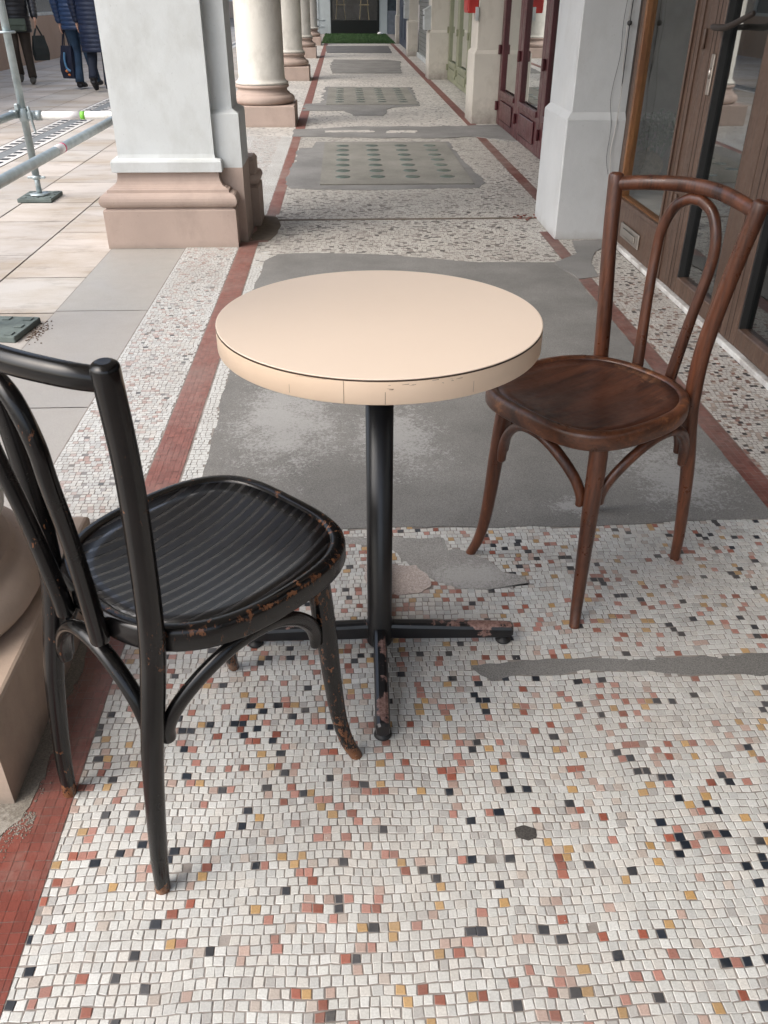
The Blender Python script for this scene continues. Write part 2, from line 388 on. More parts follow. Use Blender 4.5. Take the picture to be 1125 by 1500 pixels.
    def build(s, name, mats, parent=None, off=None):
        me = bpy.data.meshes.new(name)
        v = s.v
        if off is None and parent is not None and not getattr(s, 'local', False): off = parent.get('_loc', (0, 0, 0))
        if off is not None: v = [(p[0] - off[0], p[1] - off[1], p[2] - off[2]) for p in v]
        me.from_pydata([tuple(p) for p in v], [], s.f)
        if not isinstance(mats, (list, tuple)): mats = [mats]
        for m in mats: me.materials.append(M[m] if isinstance(m, str) else m)
        me.polygons.foreach_set('use_smooth', s.sm); me.polygons.foreach_set('material_index', s.mi)
        if s.usecol:
            at = me.attributes.new('tile', 'FLOAT_COLOR', 'CORNER'); d = []
            for f, c in zip(s.f, s.col): d += [c[0], c[1], c[2], 1.0] * len(f)
            at.data.foreach_set('color', d)
        me.update()
        o = bpy.data.objects.new(name, me); COL.objects.link(o)
        if parent is not None:
            o.parent = parent; o['_loc'] = tuple(off) if off is not None else (0, 0, 0)
        return o
def spline(pts, rad, sub, closed=False):
    P = [Vector(p) for p in pts]; n = len(P)
    if not isinstance(rad, (list, tuple)): rad = [rad] * n
    if sub <= 1: return P, list(rad)
    out = []; ro = []
    rng = range(n if closed else n - 1)
    for i in rng:
        p1, p2 = P[i], P[(i + 1) % n]
        p0 = P[i - 1] if (i > 0 or closed) else p1 * 2 - p2
        p3 = P[(i + 2) % n] if (i + 2 < n or closed) else p2 * 2 - p1
        for k in range(sub):
            t = k / sub
            out.append(.5 * ((2 * p1) + (p2 - p0) * t + (2 * p0 - 5 * p1 + 4 * p2 - p3) * t * t + (3 * p1 - p0 - 3 * p2 + p3) * t ** 3))
            ro.append(rad[i] * (1 - t) + rad[(i + 1) % n] * t)
    if not closed: out.append(P[-1]); ro.append(rad[-1])
    return out, ro
def tag(o, label=None, cat=None, group=None, kind=None):
    if label: o['label'] = label
    if cat: o['category'] = cat
    if group: o['group'] = group
    if kind: o['kind'] = kind
    return o
def empty(name, loc, label, cat, group=None, rz=0):
    o = bpy.data.objects.new(name, None); COL.objects.link(o); o.location = loc; o.rotation_euler = (0, 0, rz)
    o.empty_display_size = .1
    o['_loc'] = loc
    return tag(o, label, cat, group)
def inpoly(x, y, P):
    c = False; j = len(P) - 1
    for i in range(len(P)):
        xi, yi = P[i]; xj, yj = P[j]
        if (yi > y) != (yj > y) and x < (xj - xi) * (y - yi) / (yj - yi) + xi: c = not c
        j = i
    return c
def rough_poly(pts, amp, step, seed):
    # subdivide the outline and push it in and out so a cement edge looks hand-laid
    out = []; n = len(pts)
    for i in range(n):
        a = Vector((*pts[i], 0)); b = Vector((*pts[(i + 1) % n], 0)); L = (b - a).length
        k = max(1, int(L / step)); nn = Vector((-(b - a).y, (b - a).x, 0)).normalized()
        for q in range(k):
            p = a.lerp(b, q / k)
            d = mn.noise(Vector((p.x * 6 + seed, p.y * 6, seed))) * amp + mn.noise(Vector((p.x * 30, p.y * 30 + seed, 3))) * amp * .5
            if q == 0: d *= .3
            out.append((p.x + nn.x * d, p.y + nn.y * d))
    return out

# ------------------------------------------------------------------ floor layout
XL, XR = -.505, 1.155       # inner edges of the two red bands near the camera
def strip_l(y):             # red band, left: (x0, x1)
    if y < 4.9: return (-.605, -.505)
    if y < 5.6: return (-.56, -.452)
    if y < 9: return (-.512, -.432)
    return (-.515, -.415)
def strip_r(y):
    if y < 5.1: return (1.157, 1.228)
    if y < 9: return (1.312, 1.396)
    return (1.335, 1.42 + (y - 9) * .0015)
big = rough_poly([(-.43, 1.885), (.2, 1.868), (.66, 1.858), (1.15, 1.885), (1.157, 2.2), (1.155, 3.2), (1.15, 4.1), (1.10, 4.43), (.7, 4.44),
                  (.25, 4.60), (-.1, 4.66), (-.38, 4.64), (-.44, 4.50), (-.452, 4.0), (-.455, 3.0), (-.44, 2.2)], .011, .03, 1)
breakr = rough_poly([(1.10, 4.40), (1.16, 4.12), (1.27, 4.16), (1.30, 4.42), (1.37, 4.62), (1.50, 4.80), (1.50, 4.9), (1.30, 4.88), (1.27, 4.6), (1.17, 4.5)], .02, .04, 5)
p_near = rough_poly([(-.04, 1.838), (.042, 1.824), (.149, 1.822), (.235, 1.816), (.241, 1.757), (.316, 1.729), (.361, 1.683), (.425, 1.640), (.44, 1.60), (.38, 1.582), (.299, 1.592),
                     (.219, 1.622), (.158, 1.676), (.116, 1.712), (.076, 1.785), (-.04, 1.790)], .022, .010, 9)
p_pink = rough_poly([(.03, 1.70), (.097, 1.704), (.158, 1.696), (.182, 1.645), (.168, 1.597), (.117, 1.580), (.06, 1.594), (.03, 1.63)], .024, .010, 4)
crack = rough_poly([(.246, 1.324), (.351, 1.337), (.485, 1.340), (.616, 1.334), (1.3, 1.345), (1.3, 1.285), (.868, 1.273), (.688, 1.281), (.547, 1.297), (.49, 1.303), (.42, 1.290), (.343, 1.297), (.283, 1.277), (.264, 1.294)], .014, .010, 12)
hole = rough_poly([(.267, .917), (.284, .922), (.303, .915), (.302, .900), (.286, .892), (.270, .900)], .006, .0025, 2)
p_g1 = rough_poly([(-.225, 6.40), (.3, 6.38), (.98, 6.44), (1.06, 6.62), (1.01, 7.5), (1.0, 8.68), (-.27, 8.70), (-.30, 8.35), (-.42, 8.30), (-.42, 7.55), (-.45, 7.5), (-.45, 6.62), (-.40, 6.45)], .03, .08, 6)
band9 = rough_poly([(-.52, 9.05), (.3, 8.93), (1.0, 8.90), (1.3, 9.0), (1.70, 8.6), (1.70, 9.85), (.9, 9.72), (.2, 9.76), (-.3, 9.58), (-.52, 9.55)], .05, .1, 8)
p_g2 = rough_poly([(-.5, 11.15), (.0, 11.2), (.1, 10.7), (.45, 10.65), (.6, 11.5), (.95, 11.65), (1.02, 14.1), (-.28, 14.2), (-.28, 12.0), (-.5, 11.9)], .06, .12, 3)
EXC = [big, breakr, p_near, p_pink, crack, hole, p_g1, band9, p_g2]
BB = [(min(p[0] for p in P), max(p[0] for p in P), min(p[1] for p in P), max(p[1] for p in P)) for P in EXC]
def excluded(x, y):
    for P, b in zip(EXC, BB):
        if b[0] <= x <= b[1] and b[2] <= y <= b[3] and inpoly(x, y, P): return True
    return False
WH = [(.595, .60, .57), (.625, .63, .605), (.565, .565, .535), (.60, .585, .545), (.53, .535, .515)]
def jit(c, a=.07):
    k = 1 + random.uniform(-a, a); return (c[0] * k, c[1] * k, c[2] * k)
def pal_near(x, y):
    r = random.random()
    k = .6 + 1.1 * (.5 + mn.noise(Vector((x * 2.3, y * 2.3, 4))))
    k *= .70 if y > 1.0 else .54
    if x > .2: k *= .85
    r = r / k
    if r < .055: return jit((.016, .022, .032), .3)
    if r < .095: return jit((.30, .095, .062), .25)
    if r < .150: return jit((.40, .195, .155), .2)
    if r < .195: return jit((.46, .29, .125), .2)
    if r < .235: return jit((.45, .33, .28), .15)
    if random.random() < .05: return jit((.44, .43, .41), .12)
    if random.random() < .03: return jit((.49, .43, .38), .1)
    return jit(random.choice(WH), .06)
def pal_left(x, y):
    if x > -.63 or x < -.88: return jit(WH[1], .05)
    r = random.random()
    if r < .10: return jit((.50, .42, .385), .1)
    if r < .16: return jit((.46, .34, .30), .12)
    if r < .19: return jit((.30, .29, .28), .3)
    if r < .205: return jit((.14, .15, .15), .3)
    return jit(random.choice(WH), .05)
def pal_right(x, y):
    r = random.random()
    if r < .07: return jit((.03, .03, .035), .4)
    if r < .15: return jit((.22, .11, .085), .3)
    if r < .28: return jit((.38, .31, .26), .2)
    return jit((.52, .50, .46), .12)
def pal_far(x, y):
    r = random.random()
    if r < .09: return jit((.12, .115, .11), .3)
    if r < .22: return jit((.33, .30, .275), .15)
    return jit((.55, .535, .49), .08)
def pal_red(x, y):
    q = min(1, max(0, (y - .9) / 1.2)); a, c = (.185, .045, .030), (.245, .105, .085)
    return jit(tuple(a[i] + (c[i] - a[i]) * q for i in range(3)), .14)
def WV(px, y, wave):
    if not wave: return 0
    return wave * (1.5 * mn.noise(Vector((px * 2.1, y * 1.3, 2))) + .9 * mn.noise(Vector((px * 6.5, y * 3.5, 7))) + .35 * mn.noise(Vector((px * 22, y * 11, 1))))
def tiles(mb, x0f, x1f, y0, y1, p, pal, gap=.0017, jitter=.0010, wave=.006, bev=True, zt=.0032, aspect=1.0):
    y = y0; row = 0
    while y < y1:
        x = x0f(y) + (random.uniform(-.5, 0) * p * aspect if wave else 0); xe = x1f(y); xs = x0f(y)
        while x < xe - p * .35:
            w = p * aspect * (random.uniform(.86, 1.16) if wave else 1)
            a, b = max(x, xs), min(x + w, xe)
            x += w
            if b - a < p * .4: continue
            cx, cy = (a + b) / 2, y + p / 2
            dy = WV(cx, y, wave)
            if excluded(cx, cy + dy): continue
            if y > y0 + .02 and wave and random.random() < .0025: continue
            def W(px, py):
                d = WV(px, y, wave)
                j = jitter
                dx = wave * .5 * math.sin(py * 9.0 + 1.1) if wave else 0
                return (min(max(px + dx * 0 + random.uniform(-j, j), xs), xe), py + d + random.uniform(-j, j))
            ya, yb = y + gap / 2, y + p - gap / 2
            q = [W(a + gap / 2, ya), W(b - gap / 2, ya), W(b - gap / 2, yb), W(a + gap / 2, yb)]
            c = pal(cx, cy); n = len(mb.v)
            zz = zt + random.uniform(-.0004, .0004) + (a + b) * 0
            if bev:
                tx, ty = random.uniform(-.00016, .00016), random.uniform(-.00016, .00016)
                e = .0011
                mx_, my_ = sum(t[0] for t in q) / 4, sum(t[1] for t in q) / 4
                ins = [(mx_ + (t[0] - mx_) * (1 - e * 2 / p), my_ + (t[1] - my_) * (1 - e * 2 / p)) for t in q]
                zs = [zz - tx - ty, zz + tx - ty, zz + tx + ty, zz - tx + ty]
                mb.v += [(t[0], t[1], 0) for t in q] + [(t[0], t[1], zs[i] - .0006) for i, t in enumerate(q)] + [(t[0], t[1], zs[i]) for i, t in enumerate(ins)]
                mb.face((n + 8, n + 9, n + 10, n + 11), False, 0, c)
                for i in range(4):
                    j2 = (i + 1) % 4
                    mb.face((n + 4 + i, n + 4 + j2, n + 8 + j2, n + 8 + i), False, 0, c)
                    mb.face((n + i, n + j2, n + 4 + j2, n + 4 + i), False, 0, c)
            else:
                mb.v += [(t[0], t[1], zz) for t in q]
                mb.face((n, n + 1, n + 2, n + 3), False, 0, c)
        y += p; row += 1
t = MB()
tiles(t, lambda y: XL, lambda y: 1.155, .30, 1.90, .0158, pal_near)
tiles(t, lambda y: 1.23, lambda y: 1.56, .5, 4.15, .0165, pal_right, bev=False)
tiles(t, lambda y: 1.23, lambda y: 1.505, 4.15, 4.92, .0165, pal_far, bev=False)
tiles(t, lambda y: -.50, lambda y: -.42, 1.90, 4.70, .0165, pal_left, bev=False, wave=.002)
tiles(t, lambda y: -.90, lambda y: -.608, 1.66, 4.79, .0168, pal_left, bev=False, wave=.002)
tiles(t, lambda y: strip_l(y)[1], lambda y: strip_r(y)[0], 4.40, 9.0, .0195, pal_far, bev=False, aspect=1.25, gap=.0022, jitter=.0016)
tiles(t, lambda y: -1.12, lambda y: strip_l(y)[0], 5.60, 9.1, .0195, pal_left, bev=False, gap=.0018)
tiles(t, lambda y: strip_r(y)[1], lambda y: 1.72, 5.9, 9.1, .0195, pal_far, bev=False)
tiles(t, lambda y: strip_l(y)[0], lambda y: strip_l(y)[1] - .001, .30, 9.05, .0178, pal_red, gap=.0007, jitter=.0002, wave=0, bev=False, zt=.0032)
tiles(t, lambda y: strip_r(y)[0] + .001, lambda y: strip_r(y)[1], .30, 9.05, .0178, lambda x, y: jit((.165, .062, .048), .2), gap=.0007, jitter=.0002, wave=0, bev=False, zt=.0032)
tag(t.build('mosaic_floor', 'mosaic'), kind='structure')
t = MB()
t.v += [(-.905, -2, .0019), (1.75, -2, .0019), (1.75, 34, .0019), (-.905, 34, .0019)]; t.face((0, 1, 2, 3))
tag(t.build('mortar_bed', 'mortar'), kind='structure')
t = MB()
t.box(-1.3, 1.75, 9.1, 27.0, -.05, .003)
tag(t.build('mosaic_path', 'far_mosaic'), kind='structure')
# red bands beyond the individually laid tesserae
t = MB(); t.box(-.515, -.415, 9.05, 27.0, 0, .0062); t.box(1.335, 1.435, 9.1, 27.0, 0, .0062)
M['red_far'] = simple('red_band', (.20, .085, .068), .7, scale=5)
tag(t.build('red_band', 'red_far'), kind='structure')
# cement repairs
def patch(name, P, z, m):
    b = MB(); b.poly(P, 0, z); tag(b.build(name, m), kind='structure')
patch('cement_patch', big, .0052, 'asphalt'); patch('cement_patch', breakr, .0062, 'asphalt2')
patch('cement_patch', p_near, .0040, 'rough_cement'); patch('cement_patch', p_pink, .0048, 'pink_cement')
patch('cement_patch', crack, .0035, 'asphalt'); patch('cement_patch', hole, .0042, 'hole')
patch('cement_patch', p_g1, .0048, 'asphalt2'); patch('cement_patch', band9, .0095, 'asphalt2'); patch('cement_patch', p_g2, .0078, 'asphalt2')
patch('cement_patch', rough_poly([(-.20, 16.7), (1.03, 16.7), (1.1, 18), (1.2, 19.8), (.95, 20.25), (-.2, 20.3), (-.26, 18.5)], .05, .2, 3), .0078, 'asphalt3' if False else 'asphalt')
patch('cement_patch', rough_poly([(-.39, 22.6), (1.17, 22.6), (1.24, 25.7), (-.45, 25.8)], .03, .3, 5), .0078, 'asphalt3')
patch('cement_patch', rough_poly([(-.2, 9.28), (.3, 9.30), (.3, 9.42), (-.2, 9.4)], .04, .05, 5), .0118, 'far_mosaic')
patch('cement_patch', rough_poly([(.42, 9.24), (.72, 9.22), (.75, 9.38), (.45, 9.40)], .04, .05, 7), .0118, 'far_mosaic')
patch('cement_patch', rough_poly([(-.45, 5.43), (1.3, 5.44), (1.3, 5.485), (-.45, 5.475)], .006, .06, 5), .0042, 'dust')
patch('cement_patch', rough_poly([(-.452, 5.55), (-.56, 5.6), (-.56, 4.93), (-.44, 4.95), (-.40, 5.3)], .03, .04, 15), .0040, 'dust')
# pavement lights: concrete panels with rows of round glass lenses
def lens_panel(x0, x1, y0, y1, label):
    r = empty('pavement_light', ((x0 + x1) / 2, (y0 + y1) / 2, 0), label, 'pavement light', 'pavement lights let into the arcade floor')
    b = MB(); b.box(x0, x1, y0, y1, .001, .0135); b.build('concrete_panel', 'lens_frame', r)
    for i in range(4):
        for j in range(7):
            cx = x0 + .17 + i * (x1 - x0 - .34) / 3 * 1.0; cy = y0 + .28 + j * (y1 - y0 - .5) / 6
            rr = .058
            l = MB(); l.lathe([(rr, .0125), (rr, .0150), (rr * .9, .0165), (rr * .5, .0175)], (cx, cy, 0), 14); l.build('glass_lens', 'lens', r)
lens_panel(-.19, .96, 6.56, 8.60, 'nearer grey concrete panel with four rows of green glass lenses set in the floor')
lens_panel(-.225, .95, 11.78, 14.0, 'farther grey concrete panel with small glass lenses set in the floor')
# grey slabs under the arches and the street paving
def slabfield(name, xs, y0, y1, lmin, lmax, palette, seed, z=0.0, gap=.009):
    random.seed(seed); b = MB()
    for x0, x1 in zip(xs[:-1], xs[1:]):
        y = y0 - random.uniform(0, lmax)
        while y < y1:
            L = random.uniform(lmin, lmax); c = jit(random.choice(palette), .07); n = len(b.v)
            zz = z + random.uniform(-.0006, .0006)
            b.v += [(x0 + gap / 2, y + gap / 2, zz), (x1 - gap / 2, y + gap / 2, zz), (x1 - gap / 2, y + L - gap / 2, zz), (x0 + gap / 2, y + L - gap / 2, zz)]
            b.face((n, n + 1, n + 2, n + 3), False, 0, c); y += L
    return b
def paving_mat():
    m, nt, b = newmat('street_paving', .75, 0, .3)
    a = nt.nodes.new('ShaderNodeAttribute'); a.attribute_name = 'tile'
    c = a.outputs['Color']
    d = ramp(nt, tex(nt, 1.5, 9, .68, stretch=(.6, 1.5, 1)), [(.45, 0), (.66, 1)])
    c = mix(nt, c, (.34, .27, .19), math_(nt, 'MULTIPLY', d, .72))
    d = ramp(nt, tex(nt, 8, 8, .7, stretch=(.45, 1.2, 1)), [(.53, 0), (.68, 1)])
    c = mix(nt, c, (.22, .19, .16), math_(nt, 'MULTIPLY', d, .5))
    g = ramp(nt, tex(nt, 240, 3, .6), [(.3, .86), (.65, 1.0)])
    c = mix(nt, c, g, 1, 'MULTIPLY')
    nt.links.new(c, b.inputs['Base Color']); bump(nt, b, tex(nt, 90, 5), .2, .001); return m
M['paving'] = paving_mat()
PV = [(.49, .455, .42), (.52, .475, .43), (.45, .42, .385), (.50, .475, .44)]
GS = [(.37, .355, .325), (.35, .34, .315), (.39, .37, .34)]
tag(slabfield('', [-6.2, -5.6, -5.1, -4.6, -4.1, -3.6, -3.2], -4, 40, .5, 1.0, PV, 11).build('pavement', 'paving'), kind='structure')
tag(slabfield('', [-2.82, -2.66, -2.2, -1.72, -1.31], -4, 40, .45, .95, PV, 12).build('pavement', 'paving'), kind='structure')
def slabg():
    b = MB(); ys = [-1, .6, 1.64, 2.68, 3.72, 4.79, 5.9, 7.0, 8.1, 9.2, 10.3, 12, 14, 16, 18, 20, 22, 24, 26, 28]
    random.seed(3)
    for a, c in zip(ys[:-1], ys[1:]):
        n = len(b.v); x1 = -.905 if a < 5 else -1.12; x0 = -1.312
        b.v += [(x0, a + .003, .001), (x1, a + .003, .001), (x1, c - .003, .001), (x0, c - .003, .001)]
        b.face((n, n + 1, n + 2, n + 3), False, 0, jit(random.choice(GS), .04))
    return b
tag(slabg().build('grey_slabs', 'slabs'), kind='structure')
b = MB(); b.v += [(-80, -60, -.012), (80, -60, -.012), (80, 120, -.012), (-80, 120, -.012)]; b.face((0, 1, 2, 3))
tag(b.build('ground', 'road'), kind='structure')
# slot drain running down the street
dr = empty('street_drain', (-3.0, 15, 0), 'grey street drain channel edged with black and white slotted strips', 'drain')
b = MB(); b.box(-3.07, -2.95, -4, 40, -.01, -.002); b.build('channel', 'drain_grey', dr)
for xa, xb in ((-3.19, -3.07), (-2.95, -2.83)):
    b = MB(); b.box(xa, xb, -4, 40, -.01, .001); y = 3.0
    while y < 20:
        b.box(xa + (.045 if xa < -3.1 else .008), xb - (.008 if xa < -3.1 else .045), y, y + .07, -.004, .0035, mi=1); y += .17
    b.build('slotted_strip', ['drain_white', 'drain_black'], dr)

# ------------------------------------------------------------------ table
TX, TY = .0544, 1.411
tb = empty('cafe_table', (TX, TY, 0), 'round cream topped cafe table on a black four footed pedestal', 'table')
H = .7428; RT = .2818
b = MB(); b.lathe([(RT - .0012, H - .0022), (RT - .0004, H - .0008), (RT - .0016, H)], (TX, TY, 0), 128); top = b.build('tabletop', 'laminate', tb)
for p in top.data.polygons: p.use_smooth = False
b = MB(); b.lathe([(RT - .02, H - .0415), (RT - .001, H - .0412), (RT, H - .040), (RT, H - .0042)], (TX, TY, 0), 128, cap=False)
for ang, z0, z1, w_ in ((-103, .040, .0045, .0003), (-121, .036, .022, .0002), (-90.5, .040, .020, .0003), (-62, .036, .018, .0002)):
    a = R(ang); c_, s_ = math.cos(a), math.sin(a); rr = RT + .0003; n = len(b.v)
    for dz in (-z0, -z1):
        for sg in (-1, 1): b.v.append((TX + rr * c_ - sg * w_ * s_, TY + rr * s_ + sg * w_ * c_, H + dz))
    b.face((n, n + 1, n + 3, n + 2), mi=1)
random.seed(5)
for k in range(11):      # scuffs on the banding
    a = R(random.uniform(-90, -68)); z = -.0055 - abs(random.gauss(0, .006)); Ls = random.uniform(.002, .011); n = len(b.v); rr = RT + .0003
    h = random.uniform(.0002, .0006); tl_ = random.uniform(-.001, .001)
    for q in (0, 1):
        aa = a + q * Ls / RT
        b.v += [(TX + rr * math.cos(aa), TY + rr * math.sin(aa), H + z - h * (.3 + q) + tl_ * q), (TX + rr * math.cos(aa), TY + rr * math.sin(aa), H + z + h * .4 + tl_ * q)]
    b.face((n, n + 2, n + 3, n + 1), mi=1)
eb = b.build('edge_band', ['band', 'dark_line'], top, off=(TX, TY, 0))
b = MB(); b.lathe([(RT - .0006, H - .0040), (RT - .0004, H - .0024)], (TX, TY, 0), 128, cap=False); b.build('dark_seam', 'dark_line', top, off=(TX, TY, 0))
b = MB(); b.lathe([(RT - .012, H - .0425), (RT - .006, H - .0375), (0.02, H - .0375)], (TX, TY, 0), 96); b.build('underside', 'dark_line', tb)
b = MB(); b.lathe([(.026, .006), (.0285, .012), (.0285, .065), (.0262, .070), (.0262, H - .045)], (TX, TY, 0), 32); b.box(TX - .11, TX + .11, TY - .11, TY + .11, H - .052, H - .0430); b.build('pedestal', 'black_metal', tb)
FA = -.0159; FL = .277
for k in range(4):
    a = FA + k * PI / 2; d = Vector((math.cos(a), math.sin(a), 0)); s_ = Vector((-d.y, d.x, 0)); c = Vector((TX, TY, 0))
    rs = []
    for (t_, w, z0, z1) in ((.020, .0135, .020, .062), (.06, .0140, .018, .060), (FL - .03, .0145, .017, .052), (FL + .010, .0140, .018, .050), (FL + .015, .012, .021, .046)):
        ring = []
        hw = w; e = .006
        for (u, z) in ((-hw + e, z0), (hw - e, z0), (hw, z0 + e), (hw, z1 - e * 1.4), (hw - e * .5, z1 - e * .35), (hw - e * 1.4, z1), (-hw + e * 1.4, z1), (-hw + e * .5, z1 - e * .35), (-hw, z1 - e * 1.4), (-hw, z0 + e)):
            ring.append(c + d * t_ + s_ * u + Vector((0, 0, z)))
        rs.append(ring)
    b = MB(); b.rings(rs, smooth=False); f = b.build('foot', 'worn_foot', tb)
    b = MB(); b.lathe([(.016, .0036), (.0175, .006), (.0165, .010), (.010, .013), (.0075, .019)], tuple(c + d * (FL - .004)), 20)
    b.build('foot_pad', 'rubber', f, off=(TX, TY, 0))

# ------------------------------------------------------------------ chairs (bentwood)
def outl(inset, th, z):
    A, W = .203 - inset, .198 - inset
    ct, st = math.cos(th), math.sin(th)
    e = .60 + .14 * (.5 - .5 * ct)
    x = .045 + A * math.copysign(abs(ct) ** e, ct)
    y = W * math.copysign(abs(st) ** e, st) * (1 - .10 * max(0, -ct))
    return (x, y, z + .016)
def dense(n=96):
    # even spacing around the superellipse
    th = [2 * PI * i / 720 for i in range(720)]; P = [Vector(outl(0, t, 0)) for t in th]
    L = [0]
    for i in range(720): L.append(L[-1] + (P[(i + 1) % 720] - P[i]).length)
    out = []; j = 0
    for k in range(n):
        t = L[-1] * k / n
        while L[j + 1] < t: j += 1
        out.append(th[j] + (2 * PI / 720) * (t - L[j]) / max(1e-9, L[j + 1] - L[j]))
    return out
TH = dense()
def chair(x, y, ang, label, mt, tl, tr):
    r = empty('bentwood_chair', (x, y, 0), label, 'chair', None, ang); r['_loc'] = (0, 0, 0)
    b = MB()
    prof = [(.023, .4250), (.005, .4240), (.0012, .4258), (0, .429), (0, .4520), (.0012, .4590), (.0048, .4630), (.0095, .4645), (.0165, .4640), (.0205, .4615), (.0225, .4580), (.0225, .450)]
    b.rings([[outl(i, t_, z) for t_ in TH] for i, z in prof], cap=False); b.build('seat_rim', mt['rim'], r)
    b = MB(); rs = []
    for q in (0, .15, .3, .45, .6, .75, .88, .97):
        k = 1 - q
        rs.append([((outl(.0222, t_, 0)[0] - .04) * k + .04, outl(.0222, t_, 0)[1] * k,   .4748 - .017 * (1 - k ** 2.2)) for t_ in TH])
    under = [[(p[0], p[1], p[2] - .007) for p in ring] for ring in (rs[0], rs[3], rs[-1])][::-1]
    b.rings(under + rs, cap=True); b.build('seat_panel', mt['seat'], r)
    for s in (1, -1):
        tp_ = tl if s > 0 else tr
        b = MB(); b.tube([(-.204, s * .140, .0015), (-.197, s * .141, .10), (-.176, s * .138, .27), (-.150, s * .133, .40), (-.140, s * .134, .47), (-.136, s * .139, .58), (-.139, s * (.139 + (tp_ - .139) * .52), .74), (-.150, s * tp_, .878)],
                         [.0120, .0138, .0160, .0180, .0180, .0175, .0168, .0167], 20, 8)
        o = b.build('rear_leg', mt['leg'], r)
    for s in (1, -1):
        fm = mt['front'][0 if s > 0 else 1]
        b = MB(); b.tube([(.160, s * .138, .441), (.164, s * .143, .38), (.170, s * .149, .28), (.175, s * .154, .18), (.181, s * .160, .10), (.190, s * .168, .045), (.203, s * .180, .0015)],
                         [.0195, .0195, .0178, .0158, .0142, .0130, .0117], 20, 8); b.build('front_leg', fm, r)
    b = MB(); b.tube([(-.149, -tr + .005, .862), (-.176, -.125, .868), (-.203, -.06, .873), (-.212, 0, .8745), (-.203, .06, .873), (-.176, .125, .868), (-.149, tl - .005, .862)],
                     [.0150, .0155, .0160, .0160, .0160, .0155, .0150], 18, 8, caps='flat', ell=(1, .85)); b.build('top_rail', mt['leg'], r)
    hp = [(-.170, -.046, .446), (-.174, -.050, .50), (-.186, -.062, .62), (-.200, -.072, .72), (-.204, -.070, .775), (-.208, -.050, .825), (-.210, -.020, .846), (-.210, 0, .849)]
    hp = hp + [(p[0], -p[1], p[2]) for p in hp[-2::-1]]
    b = MB(); b.tube(hp, [.0138, .0135] + [.0118] * (len(hp) - 4) + [.0135, .0138], 16, 6); b.build('back_hoop', mt['leg'], r)
    # four bent braces, one under each side of the seat
    def brace(p, q, w, bow):
        # p, q: leg centre lines at brace height; bows under the seat between them
        P = Vector((p[0], p[1], 0)); Q = Vector((q[0], q[1], 0)); d = (Q - P); L = d.length; d.normalize()
        nrm = Vector((-d.y, d.x, 0)); c = Vector((.02, 0, 0))
        if nrm.dot(c - P) < 0: nrm = -nrm
        off = .012
        k = L * .485; tz = .430
        def at(t_, z): v = P + d * t_ + nrm * (off - (bow + off) * math.sin(PI * min(max(t_ / L, 0), 1)) ** .8); return (v.x, v.y, z)
        half = [at(.024, w), at(.0245, w + .022)]
        for i in range(1, 7):
            a = PI / 2 * i / 6; half.append((.0245 + (k - .0245) * (1 - math.cos(a)) ** .70, w + .022 + (tz - w - .022) * math.sin(a)))
        half = half[:2] + [at(t_, z_) for t_, z_ in half[2:]]
        H2 = [at(L - .024, w), at(L - .0245, w + .022)]
        for i in range(1, 7):
            a = PI / 2 * i / 6; H2.append(at(L - .0245 - (k - .0245) * (1 - math.cos(a)) ** .70, w + .022 + (tz - w - .022) * math.sin(a)))
        pts = half + H2[::-1]
        b = MB(); b.tube(pts, [.0098] + [.0116] * 14 + [.0098], 14, 4, ell=(1.1, .9)); b.build('brace', mt['leg'], r)
    FLp, FRp, RLp, RRp = (.168, .147), (.168, -.147), (-.168, .136), (-.168, -.136)
    brace(FLp, FRp, .290, .050); brace(FLp, RLp, .295, .036); brace(FRp, RRp, .295, .036); brace(RLp, RRp, .31, .0)
    return r
ch1 = chair(.568, 1.7084, 3.7214, 'brown stained bentwood chair with a smooth worn wooden seat, right of the table',
      dict(rim='walnut_rim', seat='walnut_seat', leg='walnut', front=('walnut', 'walnut')), .186, .173)
ch2 = chair(-.2719, 1.072, .7941, 'black painted bentwood chair with a striped embossed seat and chipped legs, left of the table',
      dict(rim='black_rim', seat='black_seat', leg='black_paint', front=('black_foot', 'black_worn')), .173, .162)

